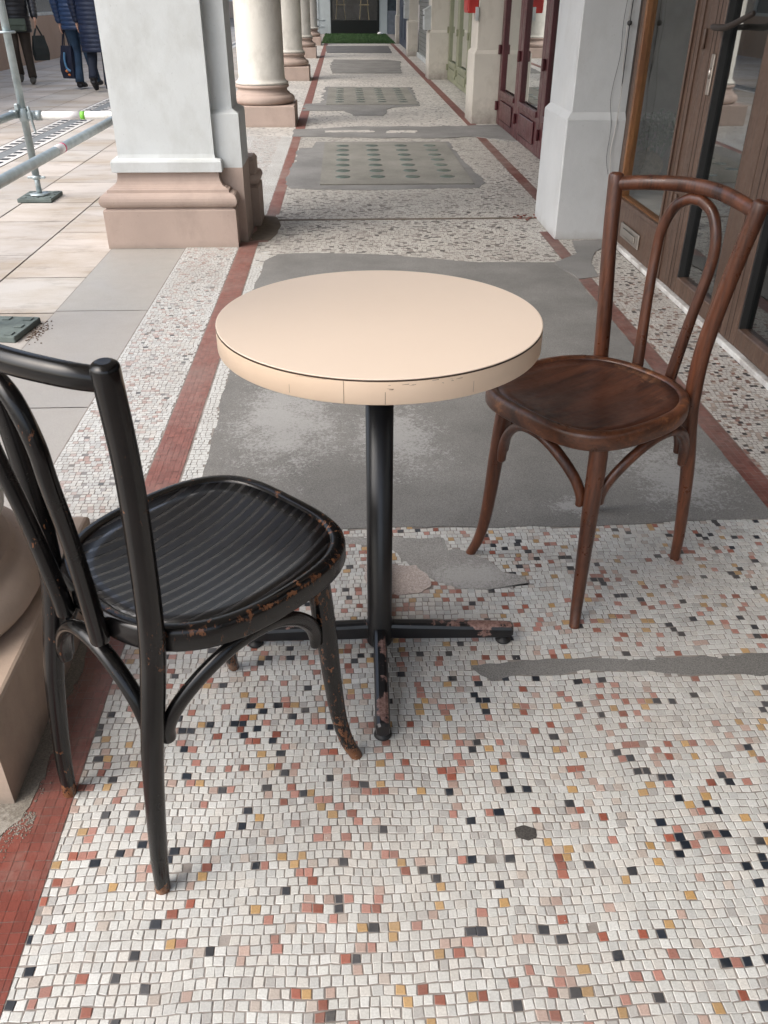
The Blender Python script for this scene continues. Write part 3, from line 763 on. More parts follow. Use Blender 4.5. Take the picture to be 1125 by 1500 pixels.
# ------------------------------------------------------------------ near column (left edge)
def column(px1, yc, w, rs, label, mats, name='stone_column', ph=.205, near=False):
    # px1 = corridor-side edge of the plinth
    cx = px1 - w / 2
    r = empty(name, (cx, yc, 0), label, 'column', 'arcade columns on moulded bases')
    b = MB(); h = w / 2
    e = .008
    b.quadprof([(0, 0), (0, ph - e), (-e * .4, ph - e * .3), (-e, ph)], cx - h, cx + h, yc - h, yc + h); b.build('plinth', mats[1], r)
    R0 = w / 2 - .008; p = []
    hT = .088
    def half(ro, z0, hh, n=8, depth=None):
        for i in range(n + 1):
            a = -PI / 2 + PI * i / n
            p.append((ro - (depth or hh / 2) * (1 - math.cos(a)), z0 + hh / 2 + hh / 2 * math.sin(a)))
    p.append((R0 - .05, ph)); half(R0, ph + .001, hT)
    p += [(R0 - .045, ph + hT + .006), (R0 - .05, ph + hT + .010), (R0 - .052, ph + hT + .020)]
    for i in range(7):                        # scotia
        a = PI * i / 12; p.append((R0 - .052 - .028 * math.sin(a), ph + hT + .020 + .040 * (1 - math.cos(a))))
    z = p[-1][1]; p += [(R0 - .065, z + .004)]; half(R0 - .055, z + .004, .034, 6)
    z = p[-1][1]; p += [(R0 - .075, z + .002)]
    b = MB(); b.lathe(p, (cx, yc, 0), 72); b.build('base_moulding', mats[1], r)
    b = MB(); b.lathe([(rs + .035, z + .002), (rs + .035, z + .020), (rs + .030, z + .024), (rs + .012, z + .036), (rs, z + .06), (rs, 1.6), (rs * .97, 2.6), (rs * .93, 3.3), (rs * 1.25, 3.34), (rs * 1.3, 3.48)], (cx, yc, 0), 72)
    b.build('shaft', mats[0], r)
    return r
column(-.605, 1.3265, .645, .235, 'nearest column beside the black chair, only its round moulded foot and stone plinth showing', ('column_render', 'near_base'), ph=.200)
column(-.522, 10.08, .70, .245, 'largest full white column with a pink base, next one past the square pier', ('column_render', 'brown_render'))
column(-.552, 15.58, .70, .245, 'second round white column past the square pier', ('column_render', 'brown_render'))
column(-.585, 21.10, .70, .245, 'third round white column past the square pier', ('column_render', 'brown_render'))
column(-.590, 26.30, .66, .245, 'farthest round white column, beside the green mat', ('column_render', 'brown_render'))
# ------------------------------------------------------------------ square pier
pr_ = empty('square_pier', (-.96, 5.18, 0), 'thick square white pier with pink moulded base between street and arcade', 'pier')
def pier_base(x0, x1, y0, y1, name='base_moulding'):
    b = MB()
    P = [(0, 0), (0, .200), (-.004, .207), (-.012, .210)]
    for i in range(9):
        a = -PI / 2 + PI * i / 8; P.append((.016 - .030 * (1 - math.cos(a)) - 0.004, .252 + .036 * math.sin(a) + 0))
    P += [(-.030, .290), (-.032, .305), (-.045, .309)]
    for i in range(6):
        a = PI / 2 * i / 5; P.append((-.047 - .040 * math.sin(a), .312 + .068 * (1 - math.cos(a)) + .0))
    P.append((-.087, .388))
    b.quadprof(P, x0, x1, y0, y1, smooth=False); return b.build(name, 'brown_render', pr_)
pier_base(-1.328, -.607, 4.80, 5.56)
b = MB(); b.quadprof([(-.066, .3882), (-.064, .390), (-.064, .440), (-.070, .450), (-.098, .456), (-.102, .475), (-.102, 3.48)], -1.328, -.607, 4.80, 5.56); b.build('shaft', 'white_render', pr_)
pl = MB(); pl.quadprof([(0, .0), (0, .40)], -.80, -.566, 4.935, 5.27); a_ = pl.build('pilaster_foot', 'brown_render', pr_)
pl = MB(); pl.quadprof([(0, .40), (0, .668), (-.010, .676), (-.033, .690), (-.036, .70), (-.036, 3.48)], -.80, -.566, 4.935, 5.27); pl.build('pilaster', 'white_render', pr_)
b = MB(); b.quadprof([(0, 0), (0, .225), (-.02, .236), (-.03, .237)], -.80, -.522, 5.30, 5.565)
b.tube([(-.80, 5.33, .268), (-.56, 5.33, .268), (-.545, 5.345, .268), (-.545, 5.55, .268)], .031, 14, 1); b.quadprof([(-.04, .237), (-.04, .37), (-.055, .39)], -.80, -.50, 5.30, 5.565)
b.build('rear_base', 'brown_render', pr_)

# ------------------------------------------------------------------ right side pillars
def pillar(x0, x1, y0, y1, label, m, step=.66, out=.028):
    r = empty('square_pillar', ((x0 + x1) / 2, (y0 + y1) / 2, 0), label, 'pillar', 'pillars between the shopfronts')
    b = MB(); b.box(x0, x1, y0 + .0, y1, 0, step - .02, bev=.006)
    n = len(b.v)
    b.quadprof([(-.001, step - .022), (-out, step + .012)], x0, x1 + out, y0, y1)
    b.build('plinth', m, r)
    b = MB(); b.box(x0 + out, x1, y0 + out, y1 - .002, step + .005, 3.48, bev=.004); b.build('shaft', m, r)
    return r
pA = pillar(1.207, 1.56, 4.915, 5.50, 'nearest square pillar on the right, blue-white and cracked, beside the brown shopfront', 'right_render')
pB = pillar(1.385, 1.715, 9.955, 10.5, 'cream square pillar with dark stained foot, carrying the red box past the maroon door', 'cream_render', .70)
pC = pillar(1.400, 1.735, 15.455, 16.0, 'cream square pillar with a letter box, between green door and roller shutter', 'cream_render', .70)
pD = pillar(1.455, 1.69, 21.38, 21.9, 'narrow pale pillar with a letter box, past the roller shutter', 'cream_render', .70)
pE = pillar(1.500, 1.60, 26.95, 27.4, 'farthest thin pale pillar beside the green mat', 'cream_render', .70)
# hairline cracks and loose wires on the nearest pillar
b = MB()
def yw(px): return px
b.tube([(1.475, 4.938, 1.9), (1.462, 4.937, 1.3), (1.452, 4.936, 1.10), (1.458, 4.935, .95), (1.440, 4.935, .80), (1.438, 4.932, .72), (1.452, 4.909, .60), (1.449, 4.908, .45), (1.470, 4.908, .36)], .0011, 6, 5); b.build('hairline_crack', 'wire', pA)
b = MB(); b.tube([(1.478, 4.932, 2.0), (1.478, 4.932, 1.3), (1.472, 4.930, 1.05), (1.478, 4.930, .90), (1.488, 4.929, .83), (1.478, 4.908, .62), (1.466, 4.903, .50), (1.476, 4.903, .40), (1.484, 4.903, .25)], .0022, 8, 6)
tag(b.build('loose_wire', 'wire_white'), 'thin pale wire hanging down the corner of the blue-white pillar', 'wire')
b = MB(); b.tube([(1.488, 4.93, 2.0), (1.486, 4.93, 1.3), (1.483, 4.928, 1.11), (1.484, 4.928, 1.02), (1.487, 4.928, .8)], .0026, 8, 6)
b.lathe([(.004, -.012), (.011, -.008), (.013, 0), (.011, .008), (.004, .012)], (1.480, 4.922, 1.092), 12)
tag(b.build('cable_with_clip', 'wire'), 'thin black cable with a round clip beside the brown shopfront', 'cable')
# letter boxes
def lbox(x0, x1, y0, y1, z0, z1, label, m='box_grey'):
    r = empty('letter_box', ((x0 + x1) / 2, y0, z0), label, 'letter box', 'letter boxes hung on the pillars')
    b = MB(); b.v += [(x0, y0, z0), (x1, y0, z0), (x1, y1, z0), (x0, y1, z0), (x0, y0, z1 - .06), (x1, y0, z1), (x1, y1, z1), (x0, y1, z1 - .06)]
    for q in ((3, 2, 1, 0), (4, 5, 6, 7), (0, 1, 5, 4), (1, 2, 6, 5), (2, 3, 7, 6), (3, 0, 4, 7)): b.face(q)
    b.build('box', m, r)
    b = MB(); b.v += [(x0 - .012, y0 - .01, z1 - .068), (x1, y0 - .01, z1 + .002), (x1, y1 + .01, z1 + .002), (x0 - .012, y1 + .01, z1 - .068), (x0 - .012, y0 - .01, z1 - .056), (x1, y0 - .01, z1 + .014), (x1, y1 + .01, z1 + .014), (x0 - .012, y1 + .01, z1 - .056)]
    for q in ((3, 2, 1, 0), (4, 5, 6, 7), (0, 1, 5, 4), (1, 2, 6, 5), (2, 3, 7, 6), (3, 0, 4, 7)): b.face(q)
    b.build('lid', m, r)
    b = MB(); b.box(x0 - .003, x0, y0 + .05, y1 - .05, z1 - .14, z1 - .12); b.build('slot', 'wire', r)
lbox(1.320, 1.440, 15.50, 15.80, .715, 1.045, 'pale grey letter box hung on the pillar right of the roller shutter')
lbox(1.378, 1.484, 21.42, 21.72, .74, 1.14, 'smaller grey letter box hung on the pillar left of the roller shutter')
rb = empty('red_box', (1.35, 10.05, 1.04), 'bright red box hung on the cream pillar beside the maroon door', 'box')
b = MB(); b.box(1.300, 1.411, 10.0, 10.32, 1.045, 1.42, bev=.008); b.build('case', 'red_paint', rb)
b = MB(); b.box(1.294, 1.300, 10.02, 10.30, 1.07, 1.40, bev=.002); b.build('door', 'red_paint', rb)
b = MB(); b.box(1.378, 1.410, 9.970, 9.999, .98, 1.10); b.build('bracket', 'box_grey', rb)

# ------------------------------------------------------------------ brown shopfront, near right
X = 1.53
sf = empty('brown_shopfront', (X, 3.0, 0), 'brown framed glass shopfront with letter slot along the right side', 'shopfront')
def frame(b, y0, y1, z0, z1, x0=X, x1=X + .06, bev=.004): b.box(x0, x1, y0, y1, z0, z1, bev=bev)
# fixed panel (4.90 .. 3.97)
fp = MB(); frame(fp, 4.86, 4.912, .025, 2.6); frame(fp, 3.972, 4.14, .025, 2.6); frame(fp, 4.141, 4.859, .025, .235); frame(fp, 4.141, 4.859, 2.45, 2.6)
fpo = fp.build('display_frame', 'frame_brown', sf)
b = MB(); frame(b, 4.03, 4.045, .03, 2.55, X - .006, X - .0005, 0); frame(b, 4.122, 4.139, .26, 2.45, X - .010, X - .0005, .002); frame(b, 4.14, 4.855, .236, .258, X - .010, X + .03, .003); b.build('moulding', 'frame_brown', fpo)
b = MB(); frame(b, 4.052, 4.056, .03, 2.55, X - .001, X - .0002, 0); frame(b, 4.082, 4.085, .03, 2.55, X - .001, X - .0002, 0); b.build('groove', 'frame_dark', fpo)
b = MB(); b.box(X + .0, X + .07, 4.914, 4.952, .0, 2.6); b.build('jamb', 'frame_dark', sf)
b = MB(); b.box(X + .002, X + .055, 4.835, 4.859, .26, 2.45, bev=.003); b.box(X + .012, X + .055, 4.14, 4.835, .2362, .262); b.build('inner_bead', 'amber_wood', fpo)
b = MB(); b.box(X + .028, X + .032, 4.14, 4.86, .235, 2.45); b.build('pane', 'glass_clear', fpo)
ls = MB(); ls.box(X - .010, X, 4.385, 4.705, .075, .150, bev=.004); l_ = ls.build('letter_plate', 'steel_plate', sf)
ls = MB(); ls.box(X - .016, X - .0102, 4.44, 4.65, .093, .130, bev=.003); ls.build('flap', 'steel_plate', l_)
# two glazed door leaves
def leaf(y0, y1, st, zb, handle):
    # y0 nearer, y1 farther
    d = MB(); frame(d, y1 - st, y1 - .003, .03, 2.45, X - .004); frame(d, y0 + .003, y0 + st * .85, .03, 2.45, X - .004)
    frame(d, y0 + st * .85 + .001, y1 - st - .001, .03, zb, X - .003); frame(d, y0 + st * .85 + .001, y1 - st - .001, 2.33, 2.45, X - .003)
    o = d.build('door', 'frame_brown', sf)
    g = MB(); g.box(X + .026, X + .034, y0 + st * .85 - .01, y1 - st + .01, zb - .01, 2.34); g.build('pane', 'glass', o)
    g = MB(); a, c = y0 + st * .85, y1 - st
    g.box(X + .0, X + .045, c - .012, c - .0005, zb, 2.33); g.box(X + .0, X + .045, a + .0005, a + .008, zb, 2.33); g.build('gasket', 'rubber', o)
    g = MB(); frame(g, y1 - st + .045, y1 - st + .049, .04, 2.4, X - .005, X - .0042, 0); frame(g, y1 - st + .085, y1 - st + .088, .04, 2.4, X - .005, X - .0042, 0); g.build('groove', 'frame_dark', o)
    if handle:
        h = MB(); yy = y1 - st - .02
        h.tube([(X - .004, yy + .035, 1.105), (X - .045, yy + .02, 1.108), (X - .055, yy - .05, 1.108), (X - .05, yy - .15, 1.115), (X - .03, yy - .30, 1.16)], [.010, .011, .012, .012, .010], 12, 6)
        h.build('door_handle', 'frame_dark', o)
        h = MB(); h.box(X - .012, X - .004, y1 - st + .012, y1 - st + .045, .86, 1.01, bev=.002); h.lathe([(.006, -.02), (.009, 0), (.006, .02)], (X - .012, y1 - st + .028, .94), 10); h.build('lock_plate', 'steel_plate', o)
    for z in (.4, 1.06):
        h = MB(); h.tube([(X - .010, y1 - .004, z - .035), (X - .010, y1 - .004, z + .035)], .008, 10, 1); h.build('hinge', 'frame_brown', o)
leaf(3.252, 3.970, .165, .105, True); leaf(2.50, 3.248, .145, .105, False); leaf(1.75, 2.49, .145, .105, False)
b = MB(); frame(b, -1.5, 1.748, .03, .5); frame(b, -1.5, 1.748, 2.4, 2.6); frame(b, -1.5, -1.4, .501, 2.399); frame(b, 1.6, 1.748, .501, 2.399); dp = b.build('display_frame', 'frame_brown', sf)
b = MB(); b.box(X + .03, X + .035, -1.401, 1.601, .499, 2.401); b.build('pane', 'glass', dp)
b = MB(); frame(b, 1.75, 3.97, 2.452, 2.6); b.build('transom', 'frame_brown', sf)
b = MB(); b.box(X - .022, X + .07, -1.5, 4.90, .003, .026, bev=.004); b.build('threshold', 'sill', sf)
b = MB(); b.box(X - .01, X + .4, -1.5, 4.95, 2.602, 3.48); b.build('fascia', 'frame_brown', sf)
# shop interior
it = empty('shop_interior', (3.2, 2.5, 0), 'dim shop interior seen through the brown glazed doors', 'shop interior')
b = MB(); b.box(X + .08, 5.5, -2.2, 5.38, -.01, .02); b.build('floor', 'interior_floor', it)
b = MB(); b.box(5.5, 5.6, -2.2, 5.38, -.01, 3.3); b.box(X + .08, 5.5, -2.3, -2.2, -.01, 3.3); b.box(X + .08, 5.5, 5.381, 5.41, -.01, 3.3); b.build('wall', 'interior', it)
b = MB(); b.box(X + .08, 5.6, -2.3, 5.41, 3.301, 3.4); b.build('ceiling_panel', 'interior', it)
ds = empty('display_shelf', (1.85, 4.5, 0), 'low display partition behind the nearest right shop window', 'display')
b = MB(); b.box(X + .08, 2.3, 4.05, 5.34, .04, .24, bev=.01); b.build('plinth', 'display_back', ds)
b = MB(); b.box(X + .085, 2.3, 5.345, 5.375, .021, 3.2); b.box(2.28, 2.3, 4.05, 5.344, .241, 3.2); b.build('backdrop', 'display_back', ds)
b = MB(); rs = []
for i in range(9):
    a = -PI / 2 + PI * i / 8; rs.append([(1.775 + .105 * math.cos(a) * math.cos(t_) + .004 * math.sin(7 * t_ + i), 5.22 + .105 * math.cos(a) * math.sin(t_), .355 + .085 * math.sin(a)) for t_ in [2 * PI * k / 24 for k in range(24)]])
b.rings(rs); b.tube([(1.775, 5.22, .425), (1.785, 5.21, .45), (1.77, 5.23, .47)], [.02, .015, .01], 8, 3)
tag(b.build('straw_ball', 'straw'), 'round pale straw ball behind the nearest shop window', 'decoration')
random.seed(21); b = MB()
for k in range(420):
    a = random.uniform(0, 2 * PI); rr = .14 * math.sqrt(random.random()); h = random.uniform(.50, .66) - rr * .3
    px, py = 1.82 + rr * math.cos(a), 5.20 + rr * math.sin(a) * .8; s_ = random.uniform(.005, .012)
    b.lathe([(s_ * .3, -s_), (s_, 0), (s_ * .4, s_)], (px, py, h), 6)
for k in range(14):
    a = k * 2 * PI / 14; b.tube([(1.84, 5.26, .24), (1.83 + .05 * math.cos(a), 5.24 + .04 * math.sin(a), .4), (1.82 + .11 * math.cos(a), 5.21 + .09 * math.sin(a), .55)], .003, 5, 3)
tag(b.build('dried_flowers', 'moss'), 'grey green bunch of dried flowers behind the nearest shop window', 'dried flowers')
b = MB(); b.tube([(1.72, 5.02, .30), (1.745, 5.0, .33), (1.775, 4.97, .30), (1.80, 4.95, .32), (1.83, 4.93, .29)], [.009, .014, .008, .013, .006], 8, 4, ell=(1, .3))
tag(b.build('pink_ribbon', 'pink'), 'small bright pink ribbon lying behind the nearest shop window', 'ribbon')

# ------------------------------------------------------------------ farther shopfronts on the right
def shop(name, x, y0, y1, label, m, rail_h, npan, cat='shopfront', g='glass'):
    r = empty(name, (x, (y0 + y1) / 2, 0), label, cat)
    st = .13; L = (y1 - y0) / npan
    for i in range(npan):
        a, c = y0 + i * L, y0 + (i + 1) * L
        d = MB(); d.box(x, x + .06, a + .003, a + st, .01, 2.5, bev=.006); d.box(x, x + .06, c - st, c - .003, .01, 2.5, bev=.006)
        d.box(x + .004, x + .056, a + st + .001, c - st - .001, .01, rail_h, bev=.006); d.box(x + .004, x + .056, a + st + .001, c - st - .001, 2.35, 2.5)
        d.box(x - .012, x + .0035, a + st + .08, c - st - .08, .08, rail_h - .08, bev=.008)
        d.box(x - .014, x + .0035, a + st, c - st, rail_h - .035, rail_h + .012, bev=.005)
        o = d.build('door', m, r)
        d = MB(); d.box(x + .03, x + .036, a + st - .01, c - st + .01, rail_h - .01, 2.36); d.build('pane', g, o)
        for z in (.19, .72):
            d = MB(); d.box(x - .03, x - .0005, c - .05, c - .012, z - .045, z + .045, bev=.006); d.build('hinge', m, o)
    d = MB(); d.box(x - .01, x + .3, y0, y1, 2.502, 3.48); d.build('fascia', m, r)
    d = MB(); d.box(x + .5, x + 3, y0, y1, -.01, .015); d.box(x + 3, x + 3.1, y0, y1, 0, 3.4); d.box(x + .07, x + 3, y0 - .1, y0 - .01, 0, 3.4); d.box(x + .07, x + 3, y1 + .01, y1 + .1, 0, 3.4); d.build('interior_wall', 'interior', r)
    return r
shop('maroon_shopfront', 1.66, 5.52, 9.95, 'dark maroon panelled doors with glass behind the blue-white pillar', 'maroon', .34, 4)
shop('green_shopfront', 1.715, 10.52, 15.45, 'pale sage green glazed doors past the cream pillar', 'green_paint', .28, 4)
rs_ = empty('roller_shutter', (1.70, 18.7, 0), 'closed grey slatted roller shutter between two pillars with letter boxes', 'shutter')
b = MB(); z = .10
while z < 2.7:
    b.box(1.70, 1.712, 16.02, 21.36, z, z + .072, bev=.004); z += .08
b.build('slats', 'shutter', rs_)
b = MB(); b.box(1.714, 1.74, 16.02, 21.36, .0, 2.75); b.build('back', 'shutter_line', rs_)
b = MB(); b.box(1.66, 1.75, 16.02, 21.36, .004, .095, bev=.004); b.build('base_board', 'box_grey', rs_)
b = MB(); b.box(1.69, 2.0, 16.02, 21.36, 2.76, 3.48); b.build('housing', 'cream_render', rs_)
nv = empty('navy_door', (1.62, 24.3, 0), 'dark navy panelled door at the far right of the arcade', 'door')
b = MB(); b.box(1.60, 1.66, 21.95, 26.93, .01, 3.48); b.build('leaf', 'navy', nv)
b = MB()
for k in range(4): b.box(1.588, 1.5995, 22.15 + k * 1.2, 23.1 + k * 1.2, .2, .9, bev=.004); b.box(1.588, 1.5995, 22.15 + k * 1.2, 23.1 + k * 1.2, 1.05, 2.2, bev=.004)
b.build('panels', 'navy', nv)
# ------------------------------------------------------------------ far end
ef = empty('end_shopfront', (.44, 33.5, 0), 'black framed shop window closing the far end of the arcade', 'shopfront')
b = MB(); b.box(-.39, 1.27, 33.40, 33.5, .0, .42); b.box(-.39, -.33, 33.40, 33.5, .421, 3.0); b.box(1.21, 1.27, 33.40, 33.5, .421, 3.0); b.box(-.33, 1.21, 33.4, 33.5, 2.8, 3.0); b.build('frame', 'black_shop', ef)
b = MB(); b.box(-.331, 1.211, 33.45, 33.46, .419, 2.801); b.build('pane', 'glass_clear', ef)
b = MB(); b.box(-.6, 1.5, 36, 36.1, 0, 3); b.box(-.6, 1.5, 33.6, 36, -.01, .02); b.build('interior_wall', 'interior', ef)
for sx, nm in ((-.05, 'yellowish cafe chair seen dimly left inside the far shop window'), (.78, 'pale cafe chair seen dimly right inside the far shop window')):
    c_ = empty('inside_chair', (sx, 34.2, 0), nm, 'chair')
    for q in (-.13, .13):
        b = MB(); b.tube([(sx + q * 1.3, 34.1, .42), (sx + q, 34.15, .75), (sx + q * .85, 34.2, 1.15)], .017, 6, 2); b.build('leg', 'bone', c_)
    b = MB(); b.box(sx - .17, sx + .17, 34.0, 34.35, .85, .88, bev=.005); b.build('seat', 'bone', c_)
ew = empty('end_wall', (0, 33.6, 0), 'pale grey-white wall either side of the black end shopfront', 'wall')
b = MB(); b.box(-1.9, -.392, 33.42, 33.8, 0, 3.48, bev=.01); b.box(1.272, 1.56, 33.42, 33.8, 0, 3.48, bev=.01); b.box(-1.9, 5.0, 33.46, 33.8, 3.0, 3.48); b.build('wall', 'far_white', ew)
b = MB(); b.box(-.86, -.80, 33.40, 33.4195, .0, 3.4); b.box(-.86, -.62, 33.40, 33.4195, .42, .45); b.box(-.86, -.62, 33.40, 33.4195, .22, .25); b.build('moulding', 'far_white', ew)
b = MB(); b.box(1.561, 2.6, 33.44, 33.8, 0, .70); b.build('tiled_dado', 'tile_blue', ew)
b = MB(); b.box(1.561, 2.6, 33.46, 33.8, .701, 2.999); b.build('window', 'window_dark', ew)
b = MB(); random.seed(9)
b.box(-.60, 1.50, 27.02, 33.38, .0, .012)
gm = b.build('grass_mat', 'grass'); tag(gm, 'green artificial grass mat laid before the black end shopfront', 'mat')
b = MB()
for k in range(9000):
    x_, y_ = random.uniform(-.60, 1.50), random.uniform(27.02, 33.38); a = random.uniform(0, PI); h = random.uniform(.012, .035); dx, dy = .01 * math.cos(a), .01 * math.sin(a)
    n = len(b.v); b.v += [(x_ - dx, y_ - dy, .012), (x_ + dx, y_ + dy, .012), (x_ + random.uniform(-.01, .01), y_ + random.uniform(-.01, .01), .012 + h)]; b.face((n, n + 1, n + 2))
o = b.build('turf_blades', 'grass', gm, off=(0, 0, 0)); o['kind'] = 'stuff'
b = MB(); b.tube([(1.22, 32.9, .03), (1.28, 32.85, .05), (1.35, 32.9, .03)], [.03, .05, .03], 8, 3); tag(b.build('white_rag', 'tag_white'), 'small white crumpled rag on the green mat by the end wall', 'rag')

# ------------------------------------------------------------------ arcade ceiling, upper walls
b = MB(); b.box(-1.45, 1.9, -3.0, 33.8, 3.485, 3.7); tag(b.build('ceiling', 'ceiling'), kind='structure')
bd = empty('arcade_building', (0, 18, 3.7), 'tall rendered building carried on the arcade', 'building')
b = MB(); b.box(-1.44, -.6, -3.0, 33.8, 3.701, 5.6); b.box(-.6, 1.4, 33.0, 33.8, 3.701, 5.6); b.build('upper_wall', 'cream_render', bd)
b = MB(); b.box(1.62, 5.6, -2.4, 33.8, 3.701, 5.6); b.box(1.9, 5.6, -2.4, 33.8, 3.49, 3.70); b.build('upper_wall', 'cream_render', bd)
for k in range(7):
    b = MB(); yy = 5 + k * 4; b.box(-1.47, -1.441, yy, yy + 1.3, 4.2, 5.4, bev=.005); w = b.build('window', 'white_render', bd)
    b = MB(); b.box(-1.476, -1.4705, yy + .1, yy + 1.2, 4.3, 5.3); b.build('pane', 'window_dark', w, off=(0, 18, 3.7))
# opposite building across the street
ob = empty('opposite_building', (-6.3, 18, 0), 'brown based building across the street behind the pedestrians', 'building')
b = MB(); b.box(-6.8, -6.2, 9, 60, 0, .80); b.build('base_wall', 'opposite', ob)
b = MB()
ys = 9.0
while ys < 58:
    b.box(-6.8, -6.24, ys, ys + .9, .801, 2.904); ys += 3.2
b.build('wall_piers', 'opposite_up', ob)
ys = 9.9
while ys < 56:
    f = MB(); f.box(-6.35, -6.25, ys + .001, ys + .08, .801, 2.9); f.box(-6.35, -6.25, ys + 2.22, ys + 2.299, .801, 2.9); f.box(-6.35, -6.25, ys + .081, ys + 2.219, .801, .86); w = f.build('window', 'box_grey', ob)
    f = MB(); f.box(-6.33, -6.30, ys + .08, ys + 2.22, .86, 2.9); f.build('pane', 'window_dark', w, off=(-6.3, 18, 0)); 
    ys += 3.2
b = MB(); b.box(-6.82, -6.22, 9, 60, 2.905, 4.0); b.build('upper_wall', 'opposite_up', ob)

# ------------------------------------------------------------------ scaffold
sf2 = empty('scaffold', (-2.11, 6.16, 0), 'grey galvanised scaffold tubes with couplers beside the pier', 'scaffold')
def tb_(name, pts, r, m, parent, seg=18, caps='flat', sub=1, off=None):
    b = MB(); b.tube(pts, r, seg, sub, caps=caps); return b.build(name, m, parent, off=off)
tb_('standard', [(-2.115, 6.16, .16), (-2.115, 6.16, 3.4)], .0242, 'galv', sf2)
j = MB(); j.tube([(-2.115, 6.16, .035), (-2.115, 6.16, .17)], .018, 14, 1, caps='flat')
j.lathe([(.022, .128), (.030, .133), (.030, .150), (.022, .155)], (-2.115, 6.16, 0), 16); j.box(-2.175, -2.055, 6.150, 6.170, .134, .147, bev=.003)
j.lathe([(.075, .0305), (.075, .036), (.03, .040)], (-2.115, 6.16, 0), 6); j.build('screw_jack', 'galv', sf2)
c_ = MB(); c_.lathe([(.050, .998), (.053, 1.0), (.053, 1.008), (.050, 1.010)], (-2.115, 6.16, 0), 20); c_.build('rosette', 'galv', sf2)
tb_('ledger', [(-2.165, 6.13, .535), (-2.165, -2.0, .535)], .0242, 'galv', sf2)
tb_('ledger', [(-1.475, 9.5, .520), (-1.475, -2.0, .540)], .0242, 'galv', sf2)
wt = tb_('transom', [(-2.02, 6.165, .525), (-.95, 6.165, .525)], .0242, 'white_tube', sf2)
tb_('green_band', [(-1.745, 6.165, .525), (-1.715, 6.165, .525)], .0252, 'green_tape', wt, off=(-2.11, 6.16, 0))
tb_('paper_sleeve', [(-1.875, 6.165, .525), (-1.7455, 6.165, .525)], .0248, 'tag_white', wt, off=(-2.11, 6.16, 0))
for (yy) in (4.70,):
    s_ = tb_('paper_sleeve', [(-1.475, yy + .055, .5283), (-1.475, yy - .05, .5285)], .0250, 'tag_white', sf2)
    tb_('pink_band', [(-1.475, yy + .075, .5283), (-1.475, yy + .0552, .5284)], .0254, 'pink_tape', s_, off=(-2.11, 6.16, 0))
b = MB(); b.lathe([(.030, .49), (.033, .495), (.033, .565), (.030, .570)], (-2.115, 6.16, 0), 18)
b.box(-2.085, -2.035, 6.135, 6.195, .500, .552, bev=.006); b.tube([(-2.04, 6.165, .525), (-2.00, 6.165, .525)], .031, 14, 1, caps='flat')
b.tube([(-2.065, 6.125, .58), (-2.055, 6.125, .47), (-2.045, 6.122, .425)], [.009, .009, .006], 8, 3); b.box(-2.15, -2.125, 6.11, 6.135, .56, .60, bev=.004)
b.box(-2.19, -2.14, 6.10, 6.15, .512, .560, bev=.006)
b.build('coupler', 'galv', sf2)
def pad(x, y, sx, sy, rz, label):
    r = empty('base_pad', (x, y, 0), label, 'base pad', 'pads under the scaffold feet', rz); r['_loc'] = (0, 0, 0)
    b = MB(); b.box(-sx / 2, sx / 2, -sy / 2, sy / 2, .001, .026, bev=.003); o = b.build('plate', 'pad', r)
    b = MB()
    for (u, v_) in ((-1, -1), (1, -1), (1, 1), (-1, 1), (0, -1), (0, 1), (1, 0), (-1, 0)):
        b.box(u * sx * .36 - .018, u * sx * .36 + .018, v_ * sy * .36 - .018, v_ * sy * .36 + .018, .0262, .031, bev=.002)
    b.build('studs', 'pad', o)
pad(-2.115, 6.16, .23, .27, 0.0, 'grey green plastic pad under the scaffold foot left of the pier')
pad(-1.475, 3.46, .26, .25, -.12, 'grey green studded pad on the paving behind the black chair')
s3 = empty('scaffold', (-1.53, 3.46, 0), 'near upright scaffold tube standing just outside the left edge on the studded pad', 'scaffold')
tb_('standard', [(-1.53, 3.46, .16), (-1.53, 3.46, 3.4)], .0242, 'galv', s3); tb_('screw_jack', [(-1.53, 3.46, .031), (-1.53, 3.46, .17)], .018, 'galv', s3)

